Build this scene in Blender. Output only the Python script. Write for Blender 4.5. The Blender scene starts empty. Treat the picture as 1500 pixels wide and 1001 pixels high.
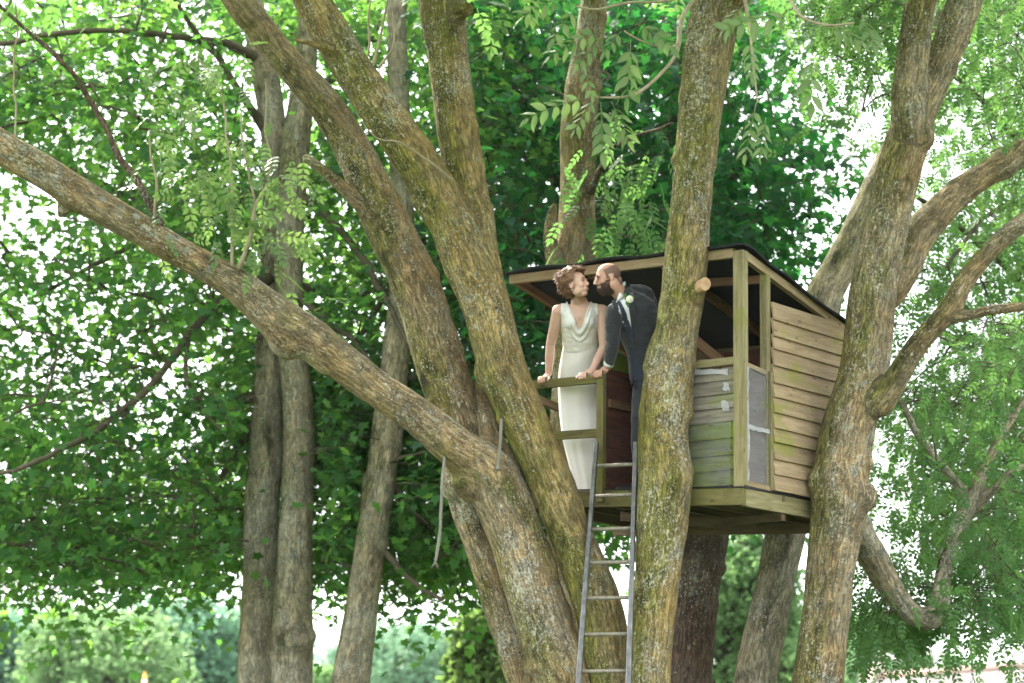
import bpy, bmesh, math, random
import numpy as np
from mathutils import Vector, Matrix, noise as mnoise
from mathutils.bvhtree import BVHTree

# ------------------------------------------------------------------ camera
SC = bpy.context.scene
FPX, HOR, CAMZ = 3500.0, 1150.0, 1.6          # focal length in photo pixels, horizon row, eye height
PITCH = math.atan((HOR - 500.5) / FPX)
cam_d = bpy.data.cameras.new('camera')
cam = bpy.data.objects.new('camera', cam_d)
SC.collection.objects.link(cam)
cam.location = (0, 0, CAMZ)
cam.rotation_euler = (math.pi / 2 + PITCH, 0, 0)
cam_d.sensor_width = 36.0
cam_d.lens = FPX / 1500.0 * 36.0
cam_d.clip_end = 3000
cam_d.dof.use_dof = True
cam_d.dof.focus_distance = 18.4
cam_d.dof.aperture_fstop = 1.8
SC.camera = cam

# ------------------------------------------------------------------ light
SUN_EL, SUN_AZ = math.radians(44), math.radians(-35)   # azimuth measured from +Y towards +X: behind the trees, left
w = bpy.data.worlds.new('World'); SC.world = w; w.use_nodes = True
nt = w.node_tree; nt.nodes.clear()
sky = nt.nodes.new('ShaderNodeTexSky'); sky.sky_type = 'NISHITA'; sky.sun_disc = False
sky.sun_elevation = SUN_EL; sky.sun_rotation = SUN_AZ
sky.air_density = 1.0; sky.dust_density = 6.0; sky.ozone_density = 1.0
mixw = nt.nodes.new('ShaderNodeMix'); mixw.data_type = 'RGBA'
mixw.inputs[0].default_value = 0.80
mixw.inputs[7].default_value = (8.6, 9.0, 9.2, 1)      # an even bright cloud veil
bg = nt.nodes.new('ShaderNodeBackground'); bg.inputs[1].default_value = 0.12
wo = nt.nodes.new('ShaderNodeOutputWorld')
nt.links.new(sky.outputs[0], mixw.inputs[6]); nt.links.new(mixw.outputs[2], bg.inputs[0]); nt.links.new(bg.outputs[0], wo.inputs[0])
sun_d = bpy.data.lights.new('sun', 'SUN'); sun = bpy.data.objects.new('sun', sun_d); SC.collection.objects.link(sun)
sun_d.energy = 3.2; sun_d.angle = math.radians(2); sun_d.color = (1.0, 0.95, 0.86)
sd = Vector((math.sin(SUN_AZ) * math.cos(SUN_EL), math.cos(SUN_AZ) * math.cos(SUN_EL), math.sin(SUN_EL)))
sun.rotation_euler = (-sd).to_track_quat('-Z', 'Y').to_euler()
SC.view_settings.view_transform = 'Standard'; SC.view_settings.look = 'None'
SC.view_settings.exposure = 2.1; SC.view_settings.gamma = 1.0
SC.cycles.max_bounces = 6; SC.cycles.diffuse_bounces = 3; SC.cycles.transmission_bounces = 4; SC.cycles.transparent_max_bounces = 8
SC.cycles.caustics_reflective = False; SC.cycles.caustics_refractive = False
SC.cycles.use_denoising = True; SC.cycles.use_adaptive_sampling = True; SC.cycles.adaptive_threshold = .025

# ------------------------------------------------------------------ helpers
rng = np.random.default_rng(7); random.seed(7)
CP, SP = math.cos(PITCH), math.sin(PITCH)

def P(px, py, Y):
    """world point seen at photo pixel (px,py), at world depth Y"""
    u = (px - 750.0) / FPX; v = (500.5 - py) / FPX
    t = Y / (CP - v * SP)
    return Vector((u * t, Y, CAMZ + t * (SP + v * CP)))

def Pn(px, py, Y):
    px, py, Y = np.asarray(px, float), np.asarray(py, float), np.asarray(Y, float)
    u = (px - 750.0) / FPX; v = (500.5 - py) / FPX
    t = Y / (CP - v * SP)
    return np.stack([u * t, Y + 0 * t, CAMZ + t * (SP + v * CP)], -1)

def proj(p):
    p = np.atleast_2d(np.asarray(p, float)); q = p - np.array([0, 0, CAMZ])
    dz = q[:, 1] * CP + q[:, 2] * SP; v = -q[:, 1] * SP + q[:, 2] * CP
    return np.stack([750 + FPX * q[:, 0] / dz, 500.5 - FPX * v / dz], -1)

def mpp(Y): return Y / FPX          # metres per photo pixel at depth Y

def vnoise(p, scale=1.0, seed=0):
    p = np.asarray(p, float) * scale + seed * 17.31
    i = np.floor(p).astype(np.int64); f = p - i; f = f * f * (3 - 2 * f)
    out = np.zeros(len(p))
    for dx in (0, 1):
        for dy in (0, 1):
            for dz in (0, 1):
                h = (i[:, 0] + dx) * 374761393 + (i[:, 1] + dy) * 668265263 + (i[:, 2] + dz) * 2147483647
                h = (h ^ (h >> 13)) * 1274126177; h = (h ^ (h >> 16)) & 0xffff
                wgt = (f[:, 0] if dx else 1 - f[:, 0]) * (f[:, 1] if dy else 1 - f[:, 1]) * (f[:, 2] if dz else 1 - f[:, 2])
                out += wgt * (h / 65535.0)
    return out

def fbm(p, scale=1.0, seed=0, oct=3):
    r = 0; a = 1; s = 0
    for k in range(oct):
        r = r + a * vnoise(p, scale * 2 ** k, seed + k); s += a; a *= .5
    return r / s

def link(o, parent=None):
    SC.collection.objects.link(o)
    if parent is not None: o.parent = parent
    return o

def thing(name, label, cat, loc=(0, 0, 0), group=None):
    o = bpy.data.objects.new(name, None); o.empty_display_size = .2
    SC.collection.objects.link(o); o.location = loc
    o['label'] = label; o['category'] = cat
    if group: o['group'] = group
    return o

def np_mesh(name, V, F, mat, smooth=True, attrs=None):
    """V (n,3); F (m,k) constant polygon size array"""
    me = bpy.data.meshes.new(name)
    V = np.ascontiguousarray(V, dtype=np.float32); F = np.ascontiguousarray(F, dtype=np.int32)
    k = F.shape[1]
    me.vertices.add(len(V)); me.vertices.foreach_set('co', V.ravel())
    me.loops.add(F.size); me.loops.foreach_set('vertex_index', F.ravel())
    me.polygons.add(len(F)); me.polygons.foreach_set('loop_start', np.arange(0, F.size, k, dtype=np.int32))
    me.update(calc_edges=True)
    if smooth: me.polygons.foreach_set('use_smooth', np.ones(len(F), dtype=bool))
    for an, av in (attrs or {}).items():
        av = np.ascontiguousarray(av, dtype=np.float32)
        if av.ndim == 2:
            a = me.attributes.new(an, 'FLOAT_VECTOR', 'POINT'); a.data.foreach_set('vector', av.ravel())
        else:
            a = me.attributes.new(an, 'FLOAT', 'POINT'); a.data.foreach_set('value', av)
    if mat: me.materials.append(mat)
    return me

class MB:
    """collects shapes, builds ONE mesh object"""
    def __init__(s): s.v = []; s.f = []
    def add(s, V, F):
        o = len(s.v); s.v.extend([tuple(p) for p in V]); s.f.extend([tuple(i + o for i in q) for q in F])
    def box(s, c, d, M=None):
        V = [Vector((c[0] + sx * d[0] / 2, c[1] + sy * d[1] / 2, c[2] + sz * d[2] / 2)) for sx in (-1, 1) for sy in (-1, 1) for sz in (-1, 1)]
        if M is not None: V = [M @ v for v in V]
        s.add(V, [(0, 1, 3, 2), (4, 6, 7, 5), (0, 4, 5, 1), (2, 3, 7, 6), (0, 2, 6, 4), (1, 5, 7, 3)])
    def tube(s, pts, rad, n=10, round_caps=True, ref=None):
        pts = [Vector(p) for p in pts]; m = len(pts)
        rad = [(r, r) if not isinstance(r, (tuple, list)) else r for r in (rad if isinstance(rad, (list, tuple)) else [rad] * m)]
        if round_caps and m > 1:
            t0 = (pts[0] - pts[1]).normalized(); t1 = (pts[-1] - pts[-2]).normalized()
            a = min(rad[0]); b = min(rad[-1])
            P0 = [(pts[0] + t0 * a * .95, .18), (pts[0] + t0 * a * .8, .6), (pts[0] + t0 * a * .45, .89)]
            P1 = [(pts[-1] + t1 * b * .45, .89), (pts[-1] + t1 * b * .8, .6), (pts[-1] + t1 * b * .95, .18)]
            r0, r1 = rad[0], rad[-1]
            pts = [p for p, k in P0] + pts + [p for p, k in P1]
            rad = [(r0[0] * k, r0[1] * k) for p, k in P0] + rad + [(r1[0] * k, r1[1] * k) for p, k in P1]
            m = len(pts)
        T = []
        for i in range(m):
            t = pts[min(i + 1, m - 1)] - pts[max(i - 1, 0)]
            T.append(t.normalized() if t.length > 1e-9 else Vector((0, 0, 1)))
        u = Vector(ref) if ref is not None else (Vector((1, 0, 0)) if abs(T[0].x) < .8 else Vector((0, 1, 0)))
        base = len(s.v)
        for i in range(m):
            if ref is not None: u = Vector(ref)
            u = (u - T[i] * u.dot(T[i])).normalized(); vv = T[i].cross(u)
            for k in range(n):
                a = 2 * math.pi * k / n
                s.v.append(tuple(pts[i] + u * (math.cos(a) * rad[i][0]) + vv * (math.sin(a) * rad[i][1])))
        for i in range(m - 1):
            for k in range(n):
                k2 = (k + 1) % n
                s.f.append((base + i * n + k, base + i * n + k2, base + (i + 1) * n + k2, base + (i + 1) * n + k))
        s.f.append(tuple(base + k for k in range(n))[::-1]); s.f.append(tuple(base + (m - 1) * n + k for k in range(n)))
    def ell(s, c, r, M=None, nu=16, nv=10):
        V = []; F = []
        V.append(Vector((0, 0, r[2])))
        for j in range(1, nv):
            ph = math.pi * j / nv
            for i in range(nu):
                a = 2 * math.pi * i / nu
                V.append(Vector((r[0] * math.sin(ph) * math.cos(a), r[1] * math.sin(ph) * math.sin(a), r[2] * math.cos(ph))))
        V.append(Vector((0, 0, -r[2])))
        for i in range(nu): F.append((0, 1 + i, 1 + (i + 1) % nu))
        for j in range(nv - 2):
            for i in range(nu):
                a = 1 + j * nu; b = a + nu; i2 = (i + 1) % nu
                F.append((a + i, b + i, b + i2, a + i2))
        l = len(V) - 1; a = 1 + (nv - 2) * nu
        for i in range(nu): F.append((l, a + (i + 1) % nu, a + i))
        V = [v + Vector(c) for v in V]
        if M is not None: V = [M @ v for v in V]
        s.add(V, F)
    def mesh(s, name, mat, smooth=True, off=None):
        me = bpy.data.meshes.new(name)
        vs = s.v if off is None else [(p[0] - off[0], p[1] - off[1], p[2] - off[2]) for p in s.v]
        me.from_pydata(vs, [], s.f); me.update()
        if smooth: me.polygons.foreach_set('use_smooth', np.ones(len(me.polygons), dtype=bool))
        if mat: me.materials.append(mat)
        return me
    def build(s, name, mat, parent=None, smooth=True, off=None):
        return link(bpy.data.objects.new(name, s.mesh(name, mat, smooth, off)), parent)

def part(name, me, parent):
    return link(bpy.data.objects.new(name, me), parent)

def mesh_arrays(me):
    V = np.empty(len(me.vertices) * 3, np.float32); me.vertices.foreach_get('co', V); V = V.reshape(-1, 3).astype(float)
    N = np.empty(len(me.vertices) * 3, np.float32); me.vertices.foreach_get('normal', N); N = N.reshape(-1, 3).astype(float)
    F = np.empty(len(me.loops), np.int32); me.loops.foreach_get('vertex_index', F)
    return V, N, F.reshape(-1, 4)

def remesh(mb, voxel, smooth_it=4, fac=.5):
    """union of overlapping closed shapes as one continuous quad surface"""
    me = mb.mesh('tmp', None); ob = bpy.data.objects.new('tmp', me); SC.collection.objects.link(ob)
    m = ob.modifiers.new('r', 'REMESH'); m.mode = 'VOXEL'; m.voxel_size = voxel; m.adaptivity = 0
    if smooth_it:
        k = ob.modifiers.new('s', 'SMOOTH'); k.factor = fac; k.iterations = smooth_it
    dg = bpy.context.evaluated_depsgraph_get()
    me2 = bpy.data.meshes.new_from_object(ob.evaluated_get(dg))
    A = mesh_arrays(me2)
    bpy.data.objects.remove(ob); bpy.data.meshes.remove(me); bpy.data.meshes.remove(me2)
    return A

def spline(pts, step=.06):
    """Catmull-Rom through rows (x,y,z,r)"""
    A = np.asarray(pts, float); out = []
    for i in range(len(A) - 1):
        p0 = A[max(i - 1, 0)]; p1 = A[i]; p2 = A[i + 1]; p3 = A[min(i + 2, len(A) - 1)]
        n = max(2, int(np.linalg.norm(p2[:3] - p1[:3]) / step))
        for t in np.arange(n) / n:
            out.append(.5 * ((2 * p1) + (-p0 + p2) * t + (2 * p0 - 5 * p1 + 4 * p2 - p3) * t * t + (-p0 + 3 * p1 - 3 * p2 + p3) * t ** 3))
    out.append(A[-1]); return np.array(out)

def S(rows, step=.06):
    """stem from rows (px, py, width_px, Y)"""
    R = []
    for px, py, wd, Y in rows:
        p = P(px, py, Y); R.append((p.x, p.y, p.z, wd * .5 * Y / FPX * 1.01))
    return spline(R, step)

# ------------------------------------------------------------------ material helpers
class NT:
    def __init__(s, name):
        s.m = bpy.data.materials.new(name); s.m.use_nodes = True; s.t = s.m.node_tree; s.t.nodes.clear()
        s.out = s.t.nodes.new('ShaderNodeOutputMaterial')
    def n(s, typ, **kw):
        nd = s.t.nodes.new(typ)
        for k, v in kw.items(): setattr(nd, k, v)
        return nd
    def l(s, a, b): s.t.links.new(a, b)
    def setin(s, sock, v):
        if hasattr(v, 'links') or isinstance(v, bpy.types.NodeSocket): s.l(v, sock)
        else: sock.default_value = v
    def noise(s, vec, scale, detail=4, rough=.55, dist=0):
        nd = s.n('ShaderNodeTexNoise'); nd.inputs['Scale'].default_value = scale; nd.inputs['Detail'].default_value = detail
        nd.inputs['Roughness'].default_value = rough; nd.inputs['Distortion'].default_value = dist
        if vec is not None: s.l(vec, nd.inputs['Vector'])
        return nd.outputs['Fac']
    def voro(s, vec, scale, out='Distance', feat='F1'):
        nd = s.n('ShaderNodeTexVoronoi'); nd.feature = feat; nd.inputs['Scale'].default_value = scale
        s.l(vec, nd.inputs['Vector']); return nd.outputs[out]
    def map(s, vec, scale=(1, 1, 1), loc=(0, 0, 0)):
        nd = s.n('ShaderNodeMapping'); nd.inputs['Scale'].default_value = scale; nd.inputs['Location'].default_value = loc
        s.l(vec, nd.inputs['Vector']); return nd.outputs[0]
    def ramp(s, fac, a, b, c0=0.0, c1=1.0):
        nd = s.n('ShaderNodeMapRange'); nd.clamp = True
        s.l(fac, nd.inputs[0]); nd.inputs[1].default_value = a; nd.inputs[2].default_value = b
        nd.inputs[3].default_value = c0; nd.inputs[4].default_value = c1; return nd.outputs[0]
    def math(s, op, a, b=None):
        nd = s.n('ShaderNodeMath', operation=op); s.setin(nd.inputs[0], a)
        if b is not None: s.setin(nd.inputs[1], b)
        return nd.outputs[0]
    def mix(s, fac, a, b, blend='MIX'):
        nd = s.n('ShaderNodeMix', data_type='RGBA', blend_type=blend); s.setin(nd.inputs[0], fac)
        for k, v in ((6, a), (7, b)):
            if isinstance(v, (tuple, list)): nd.inputs[k].default_value = (*v[:3], 1)
            else: s.l(v, nd.inputs[k])
        return nd.outputs[2]
    def bump(s, h, strength, dist, prev=None):
        nd = s.n('ShaderNodeBump'); nd.inputs['Strength'].default_value = strength; nd.inputs['Distance'].default_value = dist
        s.l(h, nd.inputs['Height'])
        if prev is not None: s.l(prev, nd.inputs['Normal'])
        return nd.outputs[0]
    def bsdf(s, col, rough=.8, normal=None, spec=.3, metal=0, sheen=0):
        nd = s.n('ShaderNodeBsdfPrincipled')
        if isinstance(col, (tuple, list)): nd.inputs['Base Color'].default_value = (*col[:3], 1)
        else: s.l(col, nd.inputs['Base Color'])
        s.setin(nd.inputs['Roughness'], rough); nd.inputs['Specular IOR Level'].default_value = spec
        nd.inputs['Metallic'].default_value = metal; nd.inputs['Sheen Weight'].default_value = sheen
        if normal is not None: s.l(normal, nd.inputs['Normal'])
        return nd.outputs[0]
    def done(s, sh): s.l(sh, s.out.inputs[0]); return s.m
    def attr(s, name, out='Vector'):
        nd = s.n('ShaderNodeAttribute'); nd.attribute_name = name; return nd.outputs[out]

def bark_material(name, tan, grey, moss_col, moss=.5, lichen=.5, dark=.3, crust=.5):
    tan, grey = (tuple(x * 1.9 for x in q) for q in (tan, grey)); moss_col = tuple(x * 2.0 for x in moss_col)
    t = NT(name); co = t.attr('bark')
    geo = t.n('ShaderNodeNewGeometry')
    wv = t.noise(co, 7, 3, .5)                                             # wander of the fissures
    wob = t.n('ShaderNodeVectorMath', operation='SCALE'); wob.inputs[0].default_value = (.05, .05, .0); t.l(wv, wob.inputs['Scale'])
    cw = t.n('ShaderNodeVectorMath', operation='ADD'); t.l(co, cw.inputs[0]); t.l(wob.outputs[0], cw.inputs[1]); cw = cw.outputs[0]
    fis = t.noise(t.map(cw, (34, 34, 4.2)), 1.0, 6, .6, .3)
    fis2 = t.noise(t.map(cw, (75, 75, 9)), 1.0, 4, .6, .2)
    fine = t.noise(t.map(co, (120, 120, 60)), 1.0, 3, .6)
    big = t.noise(co, 1.5, 5, .6, .4)
    mid = t.noise(t.map(co, (1, 1, .55)), 5.0, 6, .62, .4)
    mot = t.noise(t.map(co, (15, 15, 11), (3, 5, 1)), 1.0, 6, .68, .5)
    ridge = t.math('ABSOLUTE', t.math('SUBTRACT', fis, .5)); ridge2 = t.math('ABSOLUTE', t.math('SUBTRACT', fis2, .5))
    crack = t.ramp(ridge, .045, .004); crack2 = t.ramp(ridge2, .05, .004)
    c = t.mix(t.ramp(big, .40, .60), tan, grey)
    c = t.mix(t.ramp(mid, .46, .66, 0, .85), c, tuple(x * .42 for x in tan))
    c = t.mix(t.ramp(mot, .52, .66, 0, .75), c, (min(1, tan[0] * 1.5), min(1, tan[1] * 1.5), min(1, tan[2] * 1.5)))
    c = t.mix(t.ramp(mot, .46, .34, 0, .75), c, tuple(x * .35 for x in grey))
    # grey crust lichen in drifts
    drift = t.noise(t.map(co, (1, 1, .6), (5, 3, 8)), 2.6, 4, .6)
    cr = t.noise(t.map(co, (1, 1, .75), (7, 1, 4)), 11, 7, .72, .4)
    crm = t.ramp(t.math('ADD', cr, t.math('MULTIPLY', t.math('SUBTRACT', drift, .5), .55)), .62 - .07 * crust, .68 - .07 * crust, 0, .8)
    c = t.mix(crm, c, t.mix(t.ramp(mot, .35, .65), (.18, .185, .15), (.38, .38, .32)))
    # moss: broad drifts on the damp side, nearly black-green where thick
    ms = t.noise(t.map(co, (1, 1, .40), (2, 9, 3)), 2.4, 7, .66, .5)
    sep = t.n('ShaderNodeSeparateXYZ'); t.l(geo.outputs['Normal'], sep.inputs[0])
    side = t.math('ADD', t.math('MULTIPLY', sep.outputs[0], -.13), t.math('MULTIPLY', sep.outputs[2], .05))
    mv = t.math('ADD', ms, side)
    mm = t.ramp(mv, .60 - .15 * moss, .72 - .15 * moss, 0, .9)
    mm = t.math('MULTIPLY', mm, t.ramp(fis2, .30, .6, .45, 1))
    c = t.mix(mm, c, t.mix(t.ramp(mot, .35, .65), tuple(x * .40 for x in moss_col), tuple(x * 1.15 for x in moss_col)))
    thick = t.math('MULTIPLY', t.ramp(mid, .54, .64), t.ramp(mv, .50, .64, 0, .85)); c = t.mix(thick, c, (.016, .020, .006))
    # fissures over everything, the shade inside them painted as dark colour
    c = t.mix(t.math('MULTIPLY', crack, .50), c, tuple(x * .20 for x in grey)); c = t.mix(t.math('MULTIPLY', crack2, .30), c, tuple(x * .25 for x in grey))
    # pale flecks, thick in places and absent in others, and a few larger rosettes
    for sc_, lo, seed, amt in ((42, .64, 1.7, .75), (85, .62, 6.2, .65)):
        fl = t.noise(t.map(co, (1, 1, .8), (seed, seed, seed)), sc_, 3, .6, .4)
        th = t.math('ADD', fl, t.math('MULTIPLY', t.math('SUBTRACT', drift, .52), .45))
        c = t.mix(t.ramp(th, lo + .005 - .06 * lichen, lo + .045 - .06 * lichen, 0, amt), c, (.56, .52, .41))
    v = t.n('ShaderNodeTexVoronoi'); v.inputs['Scale'].default_value = 5.5; t.l(t.map(co, (1, 1, .85), (1.3, 1.3, 1.3)), v.inputs['Vector'])
    rs = t.n('ShaderNodeSeparateColor'); t.l(v.outputs['Color'], rs.inputs[0])
    keep = t.ramp(rs.outputs[0], 1 - .40 * lichen, 1 - .40 * lichen + .04)
    edge = t.math('ADD', v.outputs['Distance'], t.math('MULTIPLY', t.math('SUBTRACT', mot, .5), .45))
    disc = t.ramp(t.math('SUBTRACT', edge, t.math('MULTIPLY', rs.outputs[1], .17)), .02, -.03)
    c = t.mix(t.math('MULTIPLY', t.math('MULTIPLY', disc, keep), .8), c, t.mix(rs.outputs[2], (.44, .44, .38), (.30, .31, .25)))
    h = t.math('SUBTRACT', t.math('ADD', t.math('MULTIPLY', fis, .6), t.math('MULTIPLY', mot, .5)), t.math('ADD', t.math('MULTIPLY', crack, .30), t.math('MULTIPLY', crack2, .14)))
    b = t.bump(h, 1.0, .022); b = t.bump(fine, .35, .006, b); b = t.bump(mm, .5, .006, b)
    return t.done(t.bsdf(c, .92, b, .15))

def leaf_material(name, ca, cb, ta, tb, trans=.5, rough=.45, young=(0, 0, 0)):
    """ca..cb reflected colour range, ta..tb transmitted"""
    t = NT(name); r = t.attr('rnd', 'Fac'); k = t.attr('clump', 'Fac')
    f = t.math('ADD', t.math('MULTIPLY', r, .6), t.math('MULTIPLY', k, .4))
    c = t.mix(f, ca, cb); tc = t.mix(f, ta, tb)
    p = t.bsdf(c, rough, None, .22)
    tr = t.n('ShaderNodeBsdfTranslucent'); t.l(tc, tr.inputs[0])
    mx = t.n('ShaderNodeMixShader'); mx.inputs[0].default_value = trans
    t.l(p, mx.inputs[1]); t.l(tr.outputs[0], mx.inputs[2])
    return t.done(mx.outputs[0])

def plain(name, col, rough=.7, spec=.3, metal=0, var=.15, scale=20, bump=0, sheen=0):
    t = NT(name); g = t.n('ShaderNodeTexCoord').outputs['Object']
    nz = t.noise(g, scale, 5, .6)
    c = t.mix(t.ramp(nz, .3, .7), tuple(x * (1 - var) for x in col), tuple(min(1, x * (1 + var)) for x in col))
    b = t.bump(nz, bump, .01) if bump else None
    return t.done(t.bsdf(c, rough, b, spec, metal, sheen))
# ------------------------------------------------------------------ ground
def make_ground():
    n = 90
    g = np.linspace(-1, 1, n); g = np.sign(g) * np.abs(g) ** 2.6 * 900
    X, Yy = np.meshgrid(g, g + 20); 
    p = np.stack([X.ravel(), Yy.ravel(), np.zeros(n * n)], -1)
    p[:, 2] = (fbm(p, .08, 3) - .5) * .5 * np.clip((np.hypot(p[:, 0], p[:, 1] - 14) - 10) / 20, 0, 1)
    i = np.arange(n - 1)[None, :] + (np.arange(n - 1) * n)[:, None]; i = i.ravel()
    F = np.stack([i, i + 1, i + n + 1, i + n], -1)
    t = NT('lawn'); co = t.n('ShaderNodeNewGeometry').outputs['Position']
    a = t.noise(co, .5, 6, .6); b = t.noise(co, 40, 4, .7)
    c = t.mix(t.ramp(a, .35, .65), (.045, .085, .018), (.075, .10, .03)); c = t.mix(t.ramp(b, .3, .7, 0, .6), c, (.10, .12, .045))
    m = t.done(t.bsdf(c, .9, t.bump(b, .6, .04), .2))
    o = part('ground', np_mesh('ground', p, F, m), None); o['kind'] = 'structure'; o['label'] = 'mown green lawn under the trees'
make_ground()

# ------------------------------------------------------------------ trees: wood
M_ASH = bark_material('ash_bark', (.205, .140, .066), (.165, .135, .086), (.085, .090, .014), .80, .65, .3, .7)
M_ASHM = bark_material('mossy_ash_bark', (.198, .140, .052), (.155, .130, .070), (.088, .098, .010), .95, .6, .3, .6)
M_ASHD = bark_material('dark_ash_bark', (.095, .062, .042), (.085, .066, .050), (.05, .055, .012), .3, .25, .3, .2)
M_SYC = bark_material('sycamore_bark', (.25, .20, .13), (.235, .215, .165), (.11, .112, .035), .40, .6, .3, .8)
M_TWIG = plain('twig_bark', (.10, .082, .055), .9, .15, var=.35, scale=9)
M_SHOOT = plain('shoot_bark', (.30, .25, .16), .8, .2, var=.25, scale=14)

def stem_frames(A):
    p = A[:, :3]; T = np.gradient(p, axis=0); T /= np.linalg.norm(T, axis=1)[:, None] + 1e-9
    u = np.array([1., 0, 0]) if abs(T[0, 0]) < .8 else np.array([0, 1., 0]); U = []
    for t in T:
        u = u - t * u.dot(t); u /= np.linalg.norm(u); U.append(u)
    U = np.array(U); return T, U, np.cross(T, U)

def wood(parent, stems, mat, voxel=.024, name='trunk', lump=.05, seed=0, off=(0, 0, 0), smooth=5, knots=()):
    mb = MB()
    for A in stems:
        k = 1 if len(A) < 6 else 2
        idx = list(range(0, len(A), k)); 
        if idx[-1] != len(A) - 1: idx.append(len(A) - 1)
        mb.tube([A[i, :3] for i in idx], [float(A[i, 3]) for i in idx], 20)
    for (px, py, rp, Y) in knots:
        c = P(px, py, Y); r = rp * Y / FPX; mb.ell(c, (r, r, r * 1.15), None, 12, 8)
    V, N, F = remesh(mb, voxel, smooth)
    # bark coordinates: position in the frame of the nearest stem
    best = np.full(len(V), 1e9); co = np.zeros((len(V), 3)); loc_r = np.zeros(len(V))
    for si, A in enumerate(stems):
        T, U, W = stem_frames(A); L = np.concatenate([[0], np.cumsum(np.linalg.norm(np.diff(A[:, :3], axis=0), axis=1))])
        for c0 in range(0, len(V), 4000):
            v = V[c0:c0 + 4000]
            d2 = ((v[:, None, :] - A[None, :, :3]) ** 2).sum(-1); j = d2.argmin(1)
            d = np.sqrt(d2[np.arange(len(v)), j]) - A[j, 3]
            q = v - A[j, :3]
            cc = np.stack([(q * U[j]).sum(1), (q * W[j]).sum(1), L[j] + (q * T[j]).sum(1) + si * 5.3], -1) + seed * 3.7
            b = d < best[c0:c0 + 4000]
            best[c0:c0 + 4000][b] = d[b]; co[c0:c0 + 4000][b] = cc[b]; loc_r[c0:c0 + 4000][b] = A[j, 3][b]
    # relief: broad swellings, ridges along the stem, small lumps
    d = (fbm(co * np.array([1, 1, .45]), 4.2, seed, 3) - .5) * loc_r * lump * 3.0
    d += (fbm(co * np.array([1, 1, .22]), 22, seed + 5, 2) - .5) * .014
    d += (vnoise(co, 6, seed + 9) ** 7) * loc_r * .25
    V = V + N * d[:, None] - np.asarray(off, float)
    me = np_mesh(name, V, F, mat, True, {'bark': co})
    return part(name, me, parent)

def branch(parent, A, mat, name='branch', off=(0, 0, 0), n=9):
    """thin limb, plain tube with a wobble"""
    A = A.copy(); w_ = np.stack([fbm(A[:, :3], 2.5, k + 31) - .5 for k in range(3)], -1)
    A[:, :3] += w_ * np.clip(np.linspace(0, 1, len(A)) * 4, 0, 1)[:, None] * .10
    mb = MB(); mb.tube([a[:3] for a in A], [float(a[3]) * (1 + .25 * (random.random() - .5)) for a in A], n)
    me = mb.mesh(name, mat, True, off)
    co = np.array(mb.v); a = me.attributes.new('bark', 'FLOAT_VECTOR', 'POINT'); a.data.foreach_set('vector', co.astype(np.float32).ravel())
    return part(name, me, parent)

# ------------------------------------------------------------------ leaves
def tmpl_sycamore():
    half = [(.10, .02), (.34, -.10), (.40, .14), (.30, .24), (.58, .52), (.25, .55)]
    out = [(0, 0)] + half + [(0, 1.0)] + [(-x, y) for x, y in half[::-1]]
    V = [(0, .34, -.05)] + [(x, y, .05 * abs(x) - .14 * (x * x + (y - .35) ** 2)) for x, y in out]
    n = len(out); F = [(0, 1 + i, 1 + (i + 1) % n) for i in range(n)]
    return np.array(V), np.array(F)
def tmpl_simple():
    V = np.array([(0, 0, 0), (.42, .10, -.03), (.50, .52, -.05), (0, 1, -.12), (-.50, .52, -.05), (-.42, .10, -.03), (0, .4, .04)])
    F = np.array([(6, 0, 1), (6, 1, 2), (6, 2, 3), (6, 3, 4), (6, 4, 5), (6, 5, 0)])
    return V, F
def tmpl_compound(pairs=4):
    """a pinnate leaf: leaflets in pairs and one at the end, each a folded lozenge"""
    V = []; F = []
    def leaflet(b, d, ln):
        nrm = np.array([-d[1], d[0], 0]); b = np.array([b[0], b[1], b[2]]); d3 = np.array([d[0], d[1], -.12])
        i = len(V); wv = ln * .27
        V.extend([b, b + d3 * ln * .42 + nrm * wv + [0, 0, .02], b + d3 * ln, b + d3 * ln * .42 - nrm * wv + [0, 0, .02]])
        F.extend([(i, i + 1, i + 2), (i, i + 2, i + 3)])
    for k in range(pairs):
        y = .22 + .62 * k / (pairs - 1); z = -.25 * y * y; ln = .36 - .05 * abs(k - 1.4)
        for s_ in (-1, 1):
            a = math.radians(58 - 5 * k); leaflet((0, y, z), (s_ * math.sin(a), math.cos(a)), ln)
    leaflet((0, .86, -.2), (0, 1), .36)
    # rachis
    i = len(V); V.extend([np.array(p) for p in ((-.008, 0, 0), (.008, 0, 0), (.006, .88, -.21), (-.006, .88, -.21))]); F.extend([(i, i + 1, i + 2), (i, i + 2, i + 3)])
    return np.array(V, float), np.array(F)

def rotations(az, tilt, roll):
    ca, sa, ct, st, cr, sr = np.cos(az), np.sin(az), np.cos(tilt), np.sin(tilt), np.cos(roll), np.sin(roll)
    n = len(az); Rz = np.zeros((n, 3, 3)); Rx = np.zeros((n, 3, 3)); Ry = np.zeros((n, 3, 3))
    Rz[:, 0, 0] = ca; Rz[:, 0, 1] = -sa; Rz[:, 1, 0] = sa; Rz[:, 1, 1] = ca; Rz[:, 2, 2] = 1
    Rx[:, 0, 0] = 1; Rx[:, 1, 1] = ct; Rx[:, 1, 2] = -st; Rx[:, 2, 1] = st; Rx[:, 2, 2] = ct
    Ry[:, 1, 1] = 1; Ry[:, 0, 0] = cr; Ry[:, 0, 2] = sr; Ry[:, 2, 0] = -sr; Ry[:, 2, 2] = cr
    return Rz @ Rx @ Ry

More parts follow.
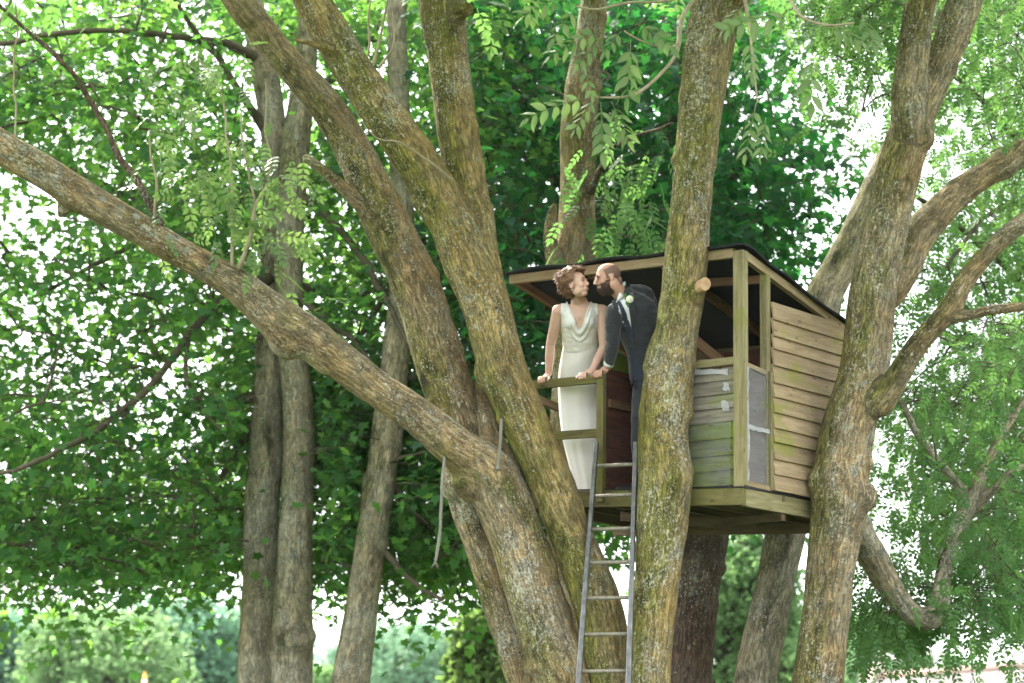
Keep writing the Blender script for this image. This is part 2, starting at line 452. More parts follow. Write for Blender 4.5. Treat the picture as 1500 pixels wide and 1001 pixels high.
def leaves_mesh(name, pos, az, tilt, roll, size, tm, mat, clump, off=(0, 0, 0)):
    TV, TF = tm; n = len(pos); R = rotations(az, tilt, roll)
    V = np.einsum('nij,mj->nmi', R, TV) * size[:, None, None] + (pos - np.asarray(off))[:, None, :]
    F = TF[None] + (np.arange(n) * len(TV))[:, None, None]
    rnd = np.repeat(rng.random(n), len(TV)); cl = np.repeat(clump, len(TV))
    return np_mesh(name, V.reshape(-1, 3), F.reshape(-1, 3), mat, False, {'rnd': rnd, 'clump': cl})

def inpoly(px, py, poly):
    px, py = np.asarray(px), np.asarray(py); ins = np.zeros(px.shape, bool); n = len(poly)
    for i in range(n):
        x0, y0 = poly[i]; x1, y1 = poly[(i + 1) % n]
        c = ((y0 > py) != (y1 > py)) & (px < (x1 - x0) * (py - y0) / (y1 - y0 + 1e-12) + x0)
        ins ^= c
    return ins

def sample_clusters(n, poly, Y0, Y1, gap=.42, gscale=.55, holes=(), seed=0):
    """bough ends spread through the crown: outline from the photograph, depth from the tree's own spread, noise leaves gaps"""
    xs = [p[0] for p in poly]; ys = [p[1] for p in poly]; out = []
    got = 0
    while got < n:
        m = n * 3
        px = rng.uniform(min(xs), max(xs), m); py = rng.uniform(min(ys), max(ys), m); Y = rng.uniform(Y0, Y1, m)
        ok = inpoly(px, py, poly)
        for hx, hy, hr, pr in holes: ok &= ~((np.hypot(px - hx, py - hy) < hr * rng.uniform(.8, 1.1, m)) & (rng.random(m) < pr))
        w3 = Pn(px, py, Y); ok &= fbm(w3, gscale, seed, 2) > gap
        out.append(w3[ok]); got += ok.sum()
    return np.concatenate(out)[:n]

def twig_mesh(name, segs, mat, off):
    """segs: list of (p0,p1,r0,r1) bent twigs, 4-sided"""
    V = []; F = []; o = 0
    for p0, p1, r0, r1 in segs:
        p0 = np.asarray(p0, float); p1 = np.asarray(p1, float); d = p1 - p0; L = np.linalg.norm(d) + 1e-6
        mid = (p0 + p1) / 2 + np.array([rng.normal() * .06, rng.normal() * .06, .10 + .05 * rng.normal()]) * L
        q = mid * .5 + (p0 * .25 + p1 * .25)
        pts = [p0, (p0 + mid) / 2 * .98 + q * .02, q, (p1 + mid) / 2 * .98 + q * .02, p1]; t = d / L
        u = np.cross(t, [0.3, .2, .9]); u /= np.linalg.norm(u) + 1e-9; v = np.cross(t, u)
        for i, p in enumerate(pts):
            r = r0 + (r1 - r0) * i / 4
            for a in ((1, 0), (0, 1), (-1, 0), (0, -1)): V.append(p + u * a[0] * r + v * a[1] * r)
        for i in range(4):
            for k in range(4):
                k2 = (k + 1) % 4; F.append((o + i * 4 + k, o + i * 4 + k2, o + i * 4 + 4 + k2, o + i * 4 + 4 + k))
        o += 20
    return np_mesh(name, np.array(V) - np.asarray(off), np.array(F), mat, True)

def crown(parent, C, wood_pts, per, tm, mat, size, spread=.5, flat=.35, tilt=(-.75, .4), off=(0, 0, 0), twig_r=.012, bough=True, hang=0, clear=(), roll=.35):
    """leaf sprays round the bough ends C; every spray hangs on twigs that lead back to the tree's wood"""
    n = len(C)
    k = rng.poisson(per, n) + 4; ci = np.repeat(np.arange(n), k); N = len(ci)
    g = rng.normal(size=(N, 3)) * np.array([spread, spread, spread * flat])
    rr = np.linalg.norm(g[:, :2], axis=1)
    g[:, 2] -= rr * rr * .25 / max(spread, .1) + hang * rng.random(N)
    pos = C[ci] + g
    if len(clear):
        pp = proj(pos); ok = np.ones(N, bool)
        for A in clear:
            a2 = proj(A[:, :3]); o_ = np.argsort(a2[:, 1])
            cx = np.interp(pp[:, 1], a2[o_, 1], a2[o_, 0]); hw = np.interp(pp[:, 1], a2[o_, 1], (A[:, 3] / A[:, 1] * FPX)[o_]); cy = np.interp(pp[:, 1], a2[o_, 1], A[o_, 1])
            ok &= ~((np.abs(pp[:, 0] - cx) < hw + 9) & (pos[:, 1] < cy + .25) & (rng.random(N) < .97))
        ci = ci[ok]; g = g[ok]; pos = pos[ok]; N = len(ci)
    az = np.arctan2(-g[:, 0], g[:, 1]) + rng.normal(size=N) * .9
    tl = rng.normal(tilt[0], tilt[1], N); ro = rng.normal(0, roll, N)
    sz = rng.uniform(size[0], size[1], N)
    me = leaves_mesh('crown', pos, az, tl, ro, sz, tm, mat, rng.random(n)[ci], off)
    o = part('crown', me, parent); o['kind'] = 'stuff'
    # twigs: link each spray to the nearest point nearer the trunk
    segs = []
    if wood_pts is not None and bough:
        W = np.asarray(wood_pts)
        order = np.argsort(np.min(((C[:, None, :] - W[None, ::4, :3]) ** 2).sum(-1), axis=1))
        nodes = W[:, :3].copy(); 
        for i in order:
            c = C[i]; d = nodes - c; D = np.sqrt((d ** 2).sum(1)) + np.maximum(0, nodes[:, 2] - c[2]) * .6
            j = D.argmin(); L = D[j]
            r = twig_r * (.7 + .5 * min(L, 2.5))
            segs.append((nodes[j], c, r * 1.5, r * .6))
            nodes = np.vstack([nodes, c[None], ((c + nodes[j]) / 2)[None]])
    for i in range(n):
        for a in rng.uniform(0, 6.28, 4):
            e = C[i] + np.array([math.cos(a) * spread * 1.1, math.sin(a) * spread * 1.1, -.1 + .15 * rng.normal()])
            segs.append((C[i], e, twig_r * .55, twig_r * .25))
    if len(clear):                                   # no twig is drawn across the face of a trunk
        keep_ = []
        for sg in segs:
            pts_ = np.array([np.asarray(sg[0]) * (1 - q) + np.asarray(sg[1]) * q for q in (.25, .5, .75, 1)]); pp = proj(pts_); hit = False
            for A in clear:
                a2 = proj(A[:, :3]); o_ = np.argsort(a2[:, 1])
                cx = np.interp(pp[:, 1], a2[o_, 1], a2[o_, 0]); hw = np.interp(pp[:, 1], a2[o_, 1], (A[:, 3] / A[:, 1] * FPX)[o_]); cy = np.interp(pp[:, 1], a2[o_, 1], A[o_, 1])
                hit |= bool(((np.abs(pp[:, 0] - cx) < hw) & (pts_[:, 1] < cy)).any())
            if not hit: keep_.append(sg)
        segs = keep_
    tw = part('twigs', twig_mesh('twigs', segs, M_TWIG, off), parent); tw['kind'] = 'stuff'
    return o

T_SYC, T_SIM, T_CMP = tmpl_sycamore(), tmpl_simple(), tmpl_compound(4)
M_LSYC = leaf_material('sycamore_leaf', (.014, .074, .024), (.050, .150, .045), (.08, .29, .045), (.30, .55, .08), .56, .6)
M_LDARK = leaf_material('shaded_sycamore_leaf', (.008, .054, .026), (.018, .080, .034), (.018, .19, .04), (.10, .38, .05), .5, .58)  # darker copy of the sycamore leaf: the crown's deep shade is in the colour
M_LASH = leaf_material('ash_leaf', (.045, .110, .040), (.095, .185, .066), (.13, .33, .07), (.27, .48, .11), .5, .6)
M_LNEAR = leaf_material('near_ash_leaf', (.085, .155, .055), (.13, .21, .085), (.16, .29, .06), (.25, .38, .10), .42, .42)

def base_of(stem): return (float(stem[0, 0]), float(stem[0, 1]), 0.0)

# ---- the many-stemmed ash that carries the left of the tree house (stems run from the ground up)
A_main = S([(905, 1480, 150, 18.2), (880, 1240, 108, 18.2), (850, 1080, 92, 18.2), (827, 1000, 86, 18.2), (800, 925, 84, 18.2), (776, 850, 84, 18.2), (752, 775, 80, 18.2), (728, 715, 84, 18.2), (706, 680, 74, 18.15), (672, 660, 62, 18.1), (632, 626, 57, 18.05), (596, 598, 54, 18.0), (552, 570, 53, 17.95), (500, 530, 56, 17.9), (452, 496, 66, 17.85), (418, 476, 70, 17.8), (380, 444, 58, 17.8), (330, 408, 48, 17.75), (262, 370, 46, 17.7), (200, 334, 47, 17.65), (130, 294, 50, 17.6), (60, 250, 51, 17.5), (0, 216, 53, 17.45), (-80, 168, 52, 17.4), (-190, 120, 46, 17.3), (-320, 95, 36, 17.2)])
A_back = S([(880, 1480, 92, 18.75), (850, 1250, 66, 18.75), (800, 1090, 52, 18.7), (768, 1000, 49, 18.7), (749, 940, 47, 18.7), (727, 870, 47, 18.65), (704, 800, 48, 18.65), (684, 735, 52, 18.65), (680, 690, 60, 18.6), (684, 645, 70, 18.55), (672, 605, 73, 18.5), (656, 565, 75, 18.5), (635, 500, 75, 18.5), (613, 430, 73, 18.55), (588, 370, 70, 18.6), (552, 295, 66, 18.65), (520, 225, 59, 18.7), (484, 165, 53, 18.7), (432, 104, 48, 18.75), (388, 52, 46, 18.8), (348, 0, 46, 18.8), (310, -70, 42, 18.9), (270, -170, 38, 19), (230, -300, 30, 19.1)])
A_front = S([(985, 1480, 140, 18.1), (950, 1250, 95, 18.1), (915, 1090, 75, 18.12), (894, 1000, 68, 18.15), (880, 900, 71, 18.15), (853, 825, 67, 18.15), (830, 770, 64, 18.15), (811, 715, 66, 18.15), (787, 660, 66, 18.12), (763, 605, 70, 18.1), (741, 555, 73, 18.1), (726, 505, 72, 18.1), (710, 440, 74, 18.1), (686, 385, 78, 18.1), (660, 325, 70, 18.05), (628, 265, 66, 18.0), (590, 205, 64, 17.95), (541, 138, 62, 17.9), (500, 75, 58, 17.9), (470, 25, 58, 17.9), (450, -15, 56, 17.9), (420, -90, 50, 17.9), (390, -200, 40, 17.9)])
A_up = S([(715, 455, 60, 18.1), (708, 400, 58, 18.12), (700, 350, 58, 18.15), (688, 290, 61, 18.2), (676, 225, 62, 18.2), (664, 145, 62, 18.25), (655, 70, 63, 18.3), (648, 10, 70, 18.3), (640, -60, 60, 18.35), (636, -170, 52, 18.4), (640, -300, 40, 18.4)])
A_small = S([(742, 690, 40, 18.35), (722, 645, 34, 18.35), (712, 610, 26, 18.38), (706, 580, 20, 18.4), (704, 555, 17, 18.42), (712, 520, 15, 18.6)], .03)
A_stub = S([(560, 318, 34, 18.6), (528, 298, 26, 18.55), (500, 272, 21, 18.5), (474, 250, 19, 18.45), (449, 233, 17, 18.42)], .03)
A_stub2 = S([(520, 95, 26, 17.9), (492, 78, 17, 17.8), (462, 66, 12, 17.72), (430, 58, 8, 17.68)], .03)
A_stub3 = S([(652, 24, 40, 18.25), (672, 18, 30, 18.15), (684, 14, 24, 18.1)], .03)
A_knob = S([(108, 282, 40, 17.6), (98, 300, 26, 17.6), (92, 310, 20, 17.6)], .03)
tA = thing('ash_tree', 'many-stemmed mossy ash with a long limb sweeping left, behind the ladder', 'tree', base_of(A_main))
lA = tuple(tA.location)
wood(tA, [A_main, A_small, A_knob], M_ASH, .024, 'trunk', .05, 1, lA, 5, [(425, 488, 36, 17.8), (700, 690, 44, 18.2)])
wood(tA, [A_back, A_stub], M_ASH, .024, 'trunk', .05, 2, lA, 5, [(664, 712, 20, 18.55)])
wood(tA, [A_front, A_up, A_stub2, A_stub3], M_ASHM, .024, 'trunk', .05, 3, lA, 5, [(716, 545, 24, 18.08)])
# thin branch that rises from the long limb
br = S([(236, 332, 16, 17.65), (222, 305, 12, 17.6), (196, 255, 12, 17.55), (168, 215, 10, 17.5), (148, 178, 9, 17.5), (118, 128, 8, 17.45), (72, 78, 7, 17.4), (25, 32, 6, 17.35), (-20, -5, 5, 17.3)], .05)
branch(tA, br, M_SHOOT if False else M_ASHD, 'branch', lA)

# ---- single ash stem in front of the tree house
B_st = S([(985, 1480, 105, 17.8), (965, 1250, 76, 17.8), (955, 1100, 62, 17.8), (952, 1000, 60, 17.8), (958, 900, 64, 17.8), (965, 825, 68, 17.8), (970, 760, 75, 17.8), (975, 700, 79, 17.8), (972, 650, 74, 17.8), (974, 600, 73, 17.8), (982, 540, 73, 17.8), (990, 495, 66, 17.8), (998, 445, 66, 17.8), (1004, 390, 67, 17.82), (1011, 300, 62, 17.85), (1020, 215, 61, 17.9), (1028, 145, 66, 17.9), (1036, 75, 70, 17.95), (1047, 5, 74, 18), (1052, -60, 66, 18), (1056, -170, 55, 18), (1060, -300, 40, 18)])
B_s1 = S([(1008, 444, 40, 17.78), (1022, 428, 27, 17.66), (1030, 419, 19, 17.57)], .02)
B_s2 = S([(1050, 45, 50, 17.95), (1068, 20, 38, 17.85), (1088, -8, 30, 17.7), (1120, -60, 24, 17.5)], .03)
tB = thing('ash_tree', 'straight mossy ash stem with a fresh sawn stub in front of the tree house', 'tree', base_of(B_st)); lB = tuple(tB.location)
wood(tB, [B_st, B_s1, B_s2], M_ASHM, .022, 'trunk', .05, 4, lB, 4, [(1002, 690, 16, 17.8), (1024, 72, 24, 17.86)])
def sawn_end():
    c = P(1032, 417, 17.52); n = Vector((.45, -.86, .12)).normalized(); u = n.cross(Vector((0, 0, 1))).normalized(); v = u.cross(n)
    mb = MB(); V = [c + n * .012]; F = []; m = 14; r0 = 10.0 * mpp(17.5)
    rr = [1.05, .95, .86, .9, 1.0, 1.12, 1.2, 1.1, .95, .88, .84, .92, 1.02, 1.12]
    for lay, (k, h) in enumerate(((.55, .013), (1.0, .009), (1.04, -.06))):
        for i in range(m):
            a = 2 * math.pi * i / m; V.append(c + u * math.cos(a) * r0 * rr[i] * k * .9 + v * math.sin(a) * r0 * rr[i] * k * 1.15 + n * (h + .003 * math.sin(i * 2.1)))
    for i in range(m):
        i2 = (i + 1) % m; F.append((0, 1 + i, 1 + i2)); F.append((1 + i, 1 + m + i, 1 + m + i2, 1 + i2)); F.append((1 + m + i, 1 + 2 * m + i, 1 + 2 * m + i2, 1 + m + i2))
    mb.add(V, F); t = NT('sawn_wood'); co = t.n('ShaderNodeTexCoord').outputs['Object']; a = t.noise(co, 22, 5, .6); b = t.noise(co, 90, 3, .6)
    cl = t.mix(t.ramp(a, .38, .62), (.34, .19, .10), (.47, .31, .18)); cl = t.mix(t.ramp(b, .6, .72, 0, .5), cl, (.25, .14, .07))
    mb.build('sawn_end', t.done(t.bsdf(cl, .75, t.bump(b, .3, .003), .2)), tB, False, lB)
sawn_end()

# ---- big forked ash on the right of the tree house
C_st = S([(1180, 1480, 140, 18.25), (1188, 1250, 92, 18.25), (1193, 1100, 76, 18.25), (1199, 1000, 73, 18.25), (1207, 925, 72, 18.25), (1216, 850, 71, 18.25), (1226, 775, 77, 18.25), (1233, 725, 90, 18.25), (1231, 690, 80, 18.25), (1243, 625, 80, 18.25), (1263, 560, 76, 18.25), (1272, 500, 72, 18.25), (1279, 435, 73, 18.25), (1294, 350, 68, 18.25), (1314, 260, 66, 18.25), (1331, 200, 66, 18.25), (1345, 160, 58, 18.25), (1362, 130, 52, 18.3), (1390, 65, 52, 18.35), (1414, 0, 53, 18.4), (1436, -70, 50, 18.45), (1466, -180, 42, 18.5), (1500, -300, 30, 18.5)])
C_f = S([(1330, 205, 54, 18.2), (1332, 150, 54, 18.15), (1336, 90, 50, 18.1), (1344, 30, 47, 18.05), (1350, -30, 46, 18.0), (1352, -150, 40, 17.95), (1350, -300, 30, 17.9)])
C_2 = S([(1288, 590, 46, 18.1), (1310, 560, 36, 18.0), (1338, 512, 34, 17.9), (1368, 480, 33, 17.8), (1392, 452, 34, 17.75), (1416, 408, 29, 17.7), (1458, 360, 28, 17.65), (1500, 325, 28, 17.6), (1580, 270, 25, 17.5), (1680, 190, 21, 17.4), (1790, 60, 16, 17.3), (1880, -120, 10, 17.2)])
C_21 = S([(1392, 462, 24, 17.75), (1412, 464, 18, 17.7), (1446, 455, 17, 17.65), (1500, 449, 16, 17.6), (1570, 440, 14, 17.5), (1660, 420, 11, 17.4), (1760, 370, 7, 17.3)], .04)
C_3 = S([(1300, 430, 52, 18.5), (1327, 388, 50, 18.7), (1347, 342, 52, 18.8), (1386, 300, 45, 18.9), (1434, 262, 38, 19.0), (1470, 240, 40, 19.05), (1502, 222, 42, 19.1), (1590, 190, 36, 19.2), (1700, 120, 28, 19.3), (1800, 0, 20, 19.4), (1870, -150, 12, 19.5)])
C_4 = S([(1238, 745, 50, 18.45), (1262, 785, 42, 18.7), (1282, 822, 40, 18.9), (1308, 866, 36, 19.1), (1336, 900, 33, 19.2), (1356, 908, 36, 19.25), (1374, 892, 34, 19.3), (1380, 855, 27, 19.35), (1390, 808, 24, 19.4), (1408, 766, 23, 19.4), (1425, 735, 24, 19.4), (1440, 690, 17, 19.4), (1458, 655, 14, 19.45), (1490, 600, 10, 19.5), (1530, 540, 6, 19.5)], .05)
C_41 = S([(1424, 740, 22, 19.4), (1398, 705, 15, 19.5), (1372, 672, 13, 19.6), (1345, 640, 11, 19.7), (1328, 600, 9, 19.8), (1310, 575, 7, 19.9)], .05)
C_42 = S([(1428, 742, 20, 19.4), (1452, 722, 14, 19.35), (1476, 695, 12, 19.3), (1505, 680, 11, 19.3), (1560, 660, 9, 19.2), (1640, 610, 5, 19.1)], .05)
tC = thing('ash_tree', 'big forked ash trunk touching the plank wall of the tree house', 'tree', base_of(C_st)); lC = tuple(tC.location)
wood(tC, [C_st, C_f, C_2, C_21, C_3], M_ASH, .024, 'trunk', .05, 5, lC, 5, [(1266, 728, 20, 18.15), (1205, 705, 22, 18.22), (1228, 735, 17, 18.08), (1350, 200, 22, 18.18)])
wood(tC, [C_4, C_41, C_42], M_SYC, .02, 'limb', .06, 6, lC, 3, [(1366, 905, 16, 19.2)])

# ---- stems behind the tree house
D_st = S([(1075, 1480, 110, 20.0), (1092, 1250, 78, 20.0), (1100, 1100, 66, 20.0), (1106, 1000, 62, 20.0), (1118, 940, 60, 20.0), (1135, 860, 57, 20.0), (1152, 775, 60, 20.0), (1172, 660, 60, 20.0), (1192, 540, 58, 20.0), (1206, 440, 55, 20.0), (1226, 398, 52, 20.05), (1255, 342, 50, 20.1), (1280, 287, 47, 20.15), (1308, 228, 45, 20.2), (1335, 165, 42, 20.3), (1360, 80, 38, 20.4), (1385, -30, 34, 20.5), (1420, -200, 26, 20.6)])
tD = thing('ash_tree', 'grey leaning ash stem passing behind the low end of the tree house roof', 'tree', base_of(D_st)); lD = tuple(tD.location)
wood(tD, [D_st], M_ASHD if False else M_SYC, .026, 'trunk', .05, 7, lD)
E_st = S([(985, 1480, 120, 20.35), (992, 1250, 90, 20.35), (998, 1100, 80, 20.35), (1003, 1000, 76, 20.35), (1011, 920, 75, 20.35), (1019, 850, 73, 20.35), (1034, 777, 71, 20.35), (1040, 690, 68, 20.4), (1036, 560, 62, 20.45), (1020, 430, 52, 20.5), (1010, 330, 46, 20.5), (1015, 200, 42, 20.5), (1028, 80, 38, 20.5), (1040, -40, 34, 20.5), (1050, -200, 26, 20.5)])
tE = thing('ash_tree', 'dark thick ash trunk seen under the tree house platform', 'tree', base_of(E_st)); lE = tuple(tE.location)
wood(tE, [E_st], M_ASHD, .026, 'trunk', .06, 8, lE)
F_st = S([(885, 1480, 100, 20.8), (872, 1250, 72, 20.8), (862, 1100, 62, 20.8), (852, 1000, 60, 20.8), (840, 900, 58, 20.8), (832, 800, 58, 20.8), (832, 700, 58, 20.8), (835, 600, 58, 20.8), (840, 500, 60, 20.8), (842, 400, 60, 20.8), (844, 350, 57, 20.8), (846, 260, 53, 20.85), (847, 185, 54, 20.85), (853, 125, 53, 20.9), (863, 65, 46, 20.9), (870, 0, 42, 20.95), (874, -80, 38, 21), (880, -200, 28, 21)])
F_stub = S([(828, 420, 34, 20.7), (812, 385, 26, 20.65), (806, 350, 22, 20.6), (808, 318, 18, 20.58), (812, 302, 12, 20.56)], .03)
tF = thing('ash_tree', 'lichen-spotted ash trunk rising behind the bride above the roof edge', 'tree', base_of(F_st)); lF = tuple(tF.location)
wood(tF, [F_st, F_stub], M_ASH, .026, 'trunk', .05, 9, lF, 5)

# ---- sycamores on the left, farther back
G1 = S([(372, 1420, 84, 25), (374, 1200, 58, 25), (374, 1000, 53, 25), (377, 900, 48, 25), (380, 825, 49, 25), (384, 725, 52, 25), (390, 650, 50, 25), (393, 580, 45, 25), (396, 520, 42, 25), (398, 440, 40, 25.1), (402, 340, 40, 25.1), (404, 250, 42, 25.1), (400, 190, 40, 25.1), (390, 120, 42, 25.2), (378, 60, 38, 25.2), (370, 0, 34, 25.2), (360, -120, 28, 25.2), (350, -250, 20, 25.2)])
G2 = S([(426, 1420, 94, 24.6), (428, 1200, 66, 24.6), (429, 1000, 58, 24.6), (429, 940, 61, 24.6), (430, 880, 56, 24.6), (433, 780, 50, 24.6), (437, 660, 46, 24.6), (435, 580, 45, 24.6), (428, 520, 42, 24.6), (424, 450, 42, 24.65), (424, 350, 44, 24.7), (428, 260, 44, 24.7), (436, 190, 42, 24.7), (444, 130, 38, 24.7), (450, 60, 34, 24.7), (458, -30, 30, 24.7), (470, -200, 22, 24.7)])
H_ = S([(455, 1420, 90, 24), (485, 1200, 66, 24), (513, 1000, 55, 24), (530, 890, 49, 24), (543, 800, 45, 24), (557, 710, 45, 24), (569, 615, 47, 24), (582, 500, 40, 24), (588, 430, 38, 24.1), (590, 340, 36, 24.2), (585, 200, 34, 24.3), (582, 60, 30, 24.4), (580, -80, 26, 24.5), (580, -220, 20, 24.6)])
SYC_GROUP = 'sycamores behind the ash stems'
tG1 = thing('sycamore_tree', 'pale grey sycamore trunk without a burl, touching its burled twin, leaves over the left lawn', 'tree', base_of(G1), SYC_GROUP); lG1 = tuple(tG1.location)
tG2 = thing('sycamore_tree', 'smooth olive sycamore trunk with a ring-shaped burl low down', 'tree', base_of(G2), SYC_GROUP); lG2 = tuple(tG2.location)
tH = thing('sycamore_tree', 'slanting dark sycamore trunk standing alone between the twin trunks and the ash', 'tree', base_of(H_), SYC_GROUP); lH = tuple(tH.location)
wood(tG1, [G1], M_SYC, .03, 'trunk', .05, 10, lG1)
wood(tG2, [G2], M_SYC, .03, 'trunk', .04, 11, lG2, 5, [(407, 932, 13, 24.55), (418, 938, 13, 24.44), (430, 936, 14, 24.40), (442, 938, 13, 24.42), (453, 932, 12, 24.5)])
wood(tH, [H_], M_SYC, .03, 'trunk', .06, 12, lH)
def boughs(t, off, rows_list, mat=M_TWIG):
    pts = []
    for rows in rows_list:
        A = S(rows, .12); branch(t, A, mat, 'branch', off, 8); pts.append(A)
    return pts
bG1 = boughs(tG1, lG1, [
    [(385, 90, 20, 25.2), (330, 62, 13, 24.8), (280, 56, 11, 24.5), (215, 48, 10, 24.2), (140, 43, 9, 24), (60, 55, 9, 23.8), (-30, 64, 8, 23.6), (-120, 60, 5, 23.5)],
    [(392, 410, 22, 25), (350, 428, 15, 24.8), (312, 452, 13, 24.5), (270, 505, 12, 24.2), (235, 550, 11, 24), (180, 602, 10, 23.8), (100, 655, 8, 23.5), (20, 690, 7, 23.2), (-60, 705, 5, 23)],
    [(275, 500, 8, 24.2), (274, 545, 7, 24), (290, 590, 5, 23.8), (330, 640, 4, 23.6)],
    [(370, 582, 18, 25), (345, 592, 12, 24.9), (320, 600, 8, 24.8), (300, 615, 5, 24.7)],
    [(372, 620, 12, 25.1), (345, 655, 11, 25.3), (318, 705, 9, 25.5), (285, 742, 7, 25.8), (240, 770, 5, 26)],
    [(400, 205, 22, 25.1), (372, 165, 14, 25), (345, 130, 12, 24.8), (315, 80, 10, 24.6), (275, 30, 8, 24.3), (245, -20, 6, 24)],
    [(398, 360, 22, 25.1), (360, 340, 20, 25.3), (310, 318, 15, 25.6), (250, 310, 11, 26), (150, 270, 9, 26.5), (20, 200, 6, 27)],
    [(396, 420, 14, 25.1), (330, 380, 11, 25.4), (215, 355, 10, 26), (150, 385, 8, 26.3), (60, 430, 6, 26.6)]])
bG2 = boughs(tG2, lG2, [
    [(436, 290, 22, 24.7), (462, 300, 15, 24.6), (500, 335, 13, 24.4), (532, 378, 11, 24.2), (560, 430, 9, 24), (600, 500, 6, 23.6)],
    [(430, 420, 16, 24.7), (470, 425, 13, 24.9), (510, 440, 11, 25.2), (560, 420, 8, 25.6), (640, 380, 6, 26)],
    [(444, 150, 14, 24.7), (480, 120, 12, 24.9), (540, 60, 10, 25.2), (590, -20, 6, 25.6)],
    [(430, 430, 10, 24.6), (480, 470, 9, 24.3), (520, 500, 7, 24), (560, 560, 5, 23.6)]])
bH = boughs(tH, lH, [
    [(560, 690, 14, 24), (600, 740, 12, 24.2), (650, 790, 9, 24.6), (700, 830, 7, 25)],
    [(575, 560, 14, 24), (630, 540, 11, 24.3), (700, 480, 9, 24.8), (770, 420, 6, 25.4)],
    [(545, 790, 12, 24), (600, 850, 9, 23.8), (650, 880, 6, 23.6)],
    [(588, 400, 12, 24.1), (540, 470, 9, 24.5), (490, 560, 6, 25)]])
# hidden dark sycamore behind the tree house
J_ = S([(960, 1420, 96, 27), (962, 1200, 70, 27), (968, 1000, 62, 27), (975, 700, 58, 27), (985, 400, 50, 27), (990, 200, 42, 27), (985, 0, 34, 27), (980, -200, 22, 27)])
tJ = thing('sycamore_tree', 'dense dark sycamore whose crown fills the back above the tree house roof', 'tree', base_of(J_), SYC_GROUP); lJ = tuple(tJ.location)
wood(tJ, [J_], M_SYC, .035, 'trunk', .05, 13, lJ)
bJ = boughs(tJ, lJ, [
    [(985, 420, 22, 27), (900, 330, 14, 26.5), (800, 260, 10, 26), (720, 180, 7, 25.6)],
    [(988, 300, 20, 27), (1070, 260, 13, 26.6), (1130, 240, 9, 26.2), (1175, 250, 6, 26)],
    [(985, 520, 18, 27), (1060, 440, 12, 27.2), (1120, 380, 8, 27.4)],
    [(988, 240, 16, 27), (920, 170, 11, 27.4), (780, 90, 8, 27.8), (700, 40, 6, 28)],
    [(985, 470, 14, 27), (930, 480, 10, 26), (900, 360, 8, 25.4), (880, 240, 6, 25)]])
# right-hand ash behind the forked trunk
K_ = S([(1560, 1420, 90, 25.5), (1556, 1200, 64, 25.5), (1552, 1000, 56, 25.5), (1548, 700, 50, 25.5), (1540, 400, 44, 25.5), (1530, 150, 36, 25.5), (1520, -150, 24, 25.5)])
tK = thing('ash_tree', 'light airy ash crown filling the right-hand background', 'tree', base_of(K_)); lK = tuple(tK.location)
wood(tK, [K_], M_SYC, .035, 'trunk', .05, 14, lK)
bK = boughs(tK, lK, [
    [(1545, 560, 20, 25.5), (1480, 520, 13, 25), (1420, 560, 9, 24.6), (1350, 600, 6, 24.2)],
    [(1545, 470, 20, 25.5), (1480, 400, 12, 25.4), (1400, 330, 9, 25), (1320, 270, 6, 24.6)],
    [(1535, 260, 18, 25.5), (1460, 170, 11, 25.2), (1380, 100, 8, 24.8), (1290, 60, 6, 24.4)],
    [(1550, 800, 16, 25.5), (1500, 790, 11, 25), (1440, 800, 8, 24.6), (1380, 840, 5, 24.2)],
    [(1538, 330, 14, 25.5), (1500, 300, 10, 24.6), (1440, 320, 8, 23.8), (1380, 400, 5, 23)]])

# ---- crowns
def wp(*st): return np.vstack([a[::3] for a in st])
CLR = (G1, G2, H_)
SZ = (.060, .145)
polyG1 = [(-200, -110), (430, -110), (440, 330), (440, 780), (350, 830), (270, 825), (235, 845), (170, 830), (120, 865), (60, 870), (0, 860), (-80, 870), (-200, 840)]
cG1 = sample_clusters(700, polyG1, 23.6, 29.5, .33, .6, [(25, 300, 70, .95), (60, 430, 150, .4), (15, 530, 45, .9), (270, 515, 45, .7), (150, 640, 120, .25), (390, 640, 26, .5)], 1)
cG1 = np.vstack([cG1, sample_clusters(80, [(-200, 660), (360, 640), (360, 800), (250, 815), (120, 840), (0, 830), (-200, 820)], 25, 29, .25, .6, [(15, 530, 40, .8), (270, 515, 40, .6)], 21)])
crown(tG1, cG1, wp(G1, *bG1), 46, T_SYC, M_LSYC, SZ, .42, .35, (-.62, .5), lG1, clear=CLR)
polyG2 = [(400, -110), (740, -110), (740, 560), (690, 590), (540, 600), (470, 680), (400, 730)]
cG2 = sample_clusters(400, polyG2, 23.6, 29.5, .33, .6, [(445, 170, 30, .5), (470, 600, 30, .5)], 2)
crown(tG2, cG2, wp(G2, *bG2), 46, T_SYC, M_LSYC, SZ, .42, .35, (-.62, .5), lG2, clear=CLR)
polyH = [(430, 560), (740, 540), (880, 600), (880, 800), (700, 800), (690, 870), (640, 890), (600, 850), (560, 830), (500, 815), (440, 845), (430, 760), (480, 690)]
cH = sample_clusters(270, polyH, 23.6, 28, .26, .6, [(495, 735, 34, .9), (680, 850, 20, .5)], 3)
crown(tH, cH, wp(H_, *bH), 46, T_SYC, M_LSYC, SZ, .40, .35, (-.62, .5), lH, clear=CLR)
polyJ = [(690, -110), (1060, -110), (1110, -40), (1120, 120), (1165, 180), (1190, 240), (1185, 300), (1150, 360), (1080, 410), (1060, 700), (900, 720), (780, 640), (690, 560)]
cJ = sample_clusters(520, polyJ, 23.2, 30, .28, .6, [(1140, 130, 36, .8)], 4)
crown(tJ, cJ, wp(J_, *bJ), 48, T_SYC, M_LDARK, (.08, .155), .42, .35, (-.62, .5), lJ)
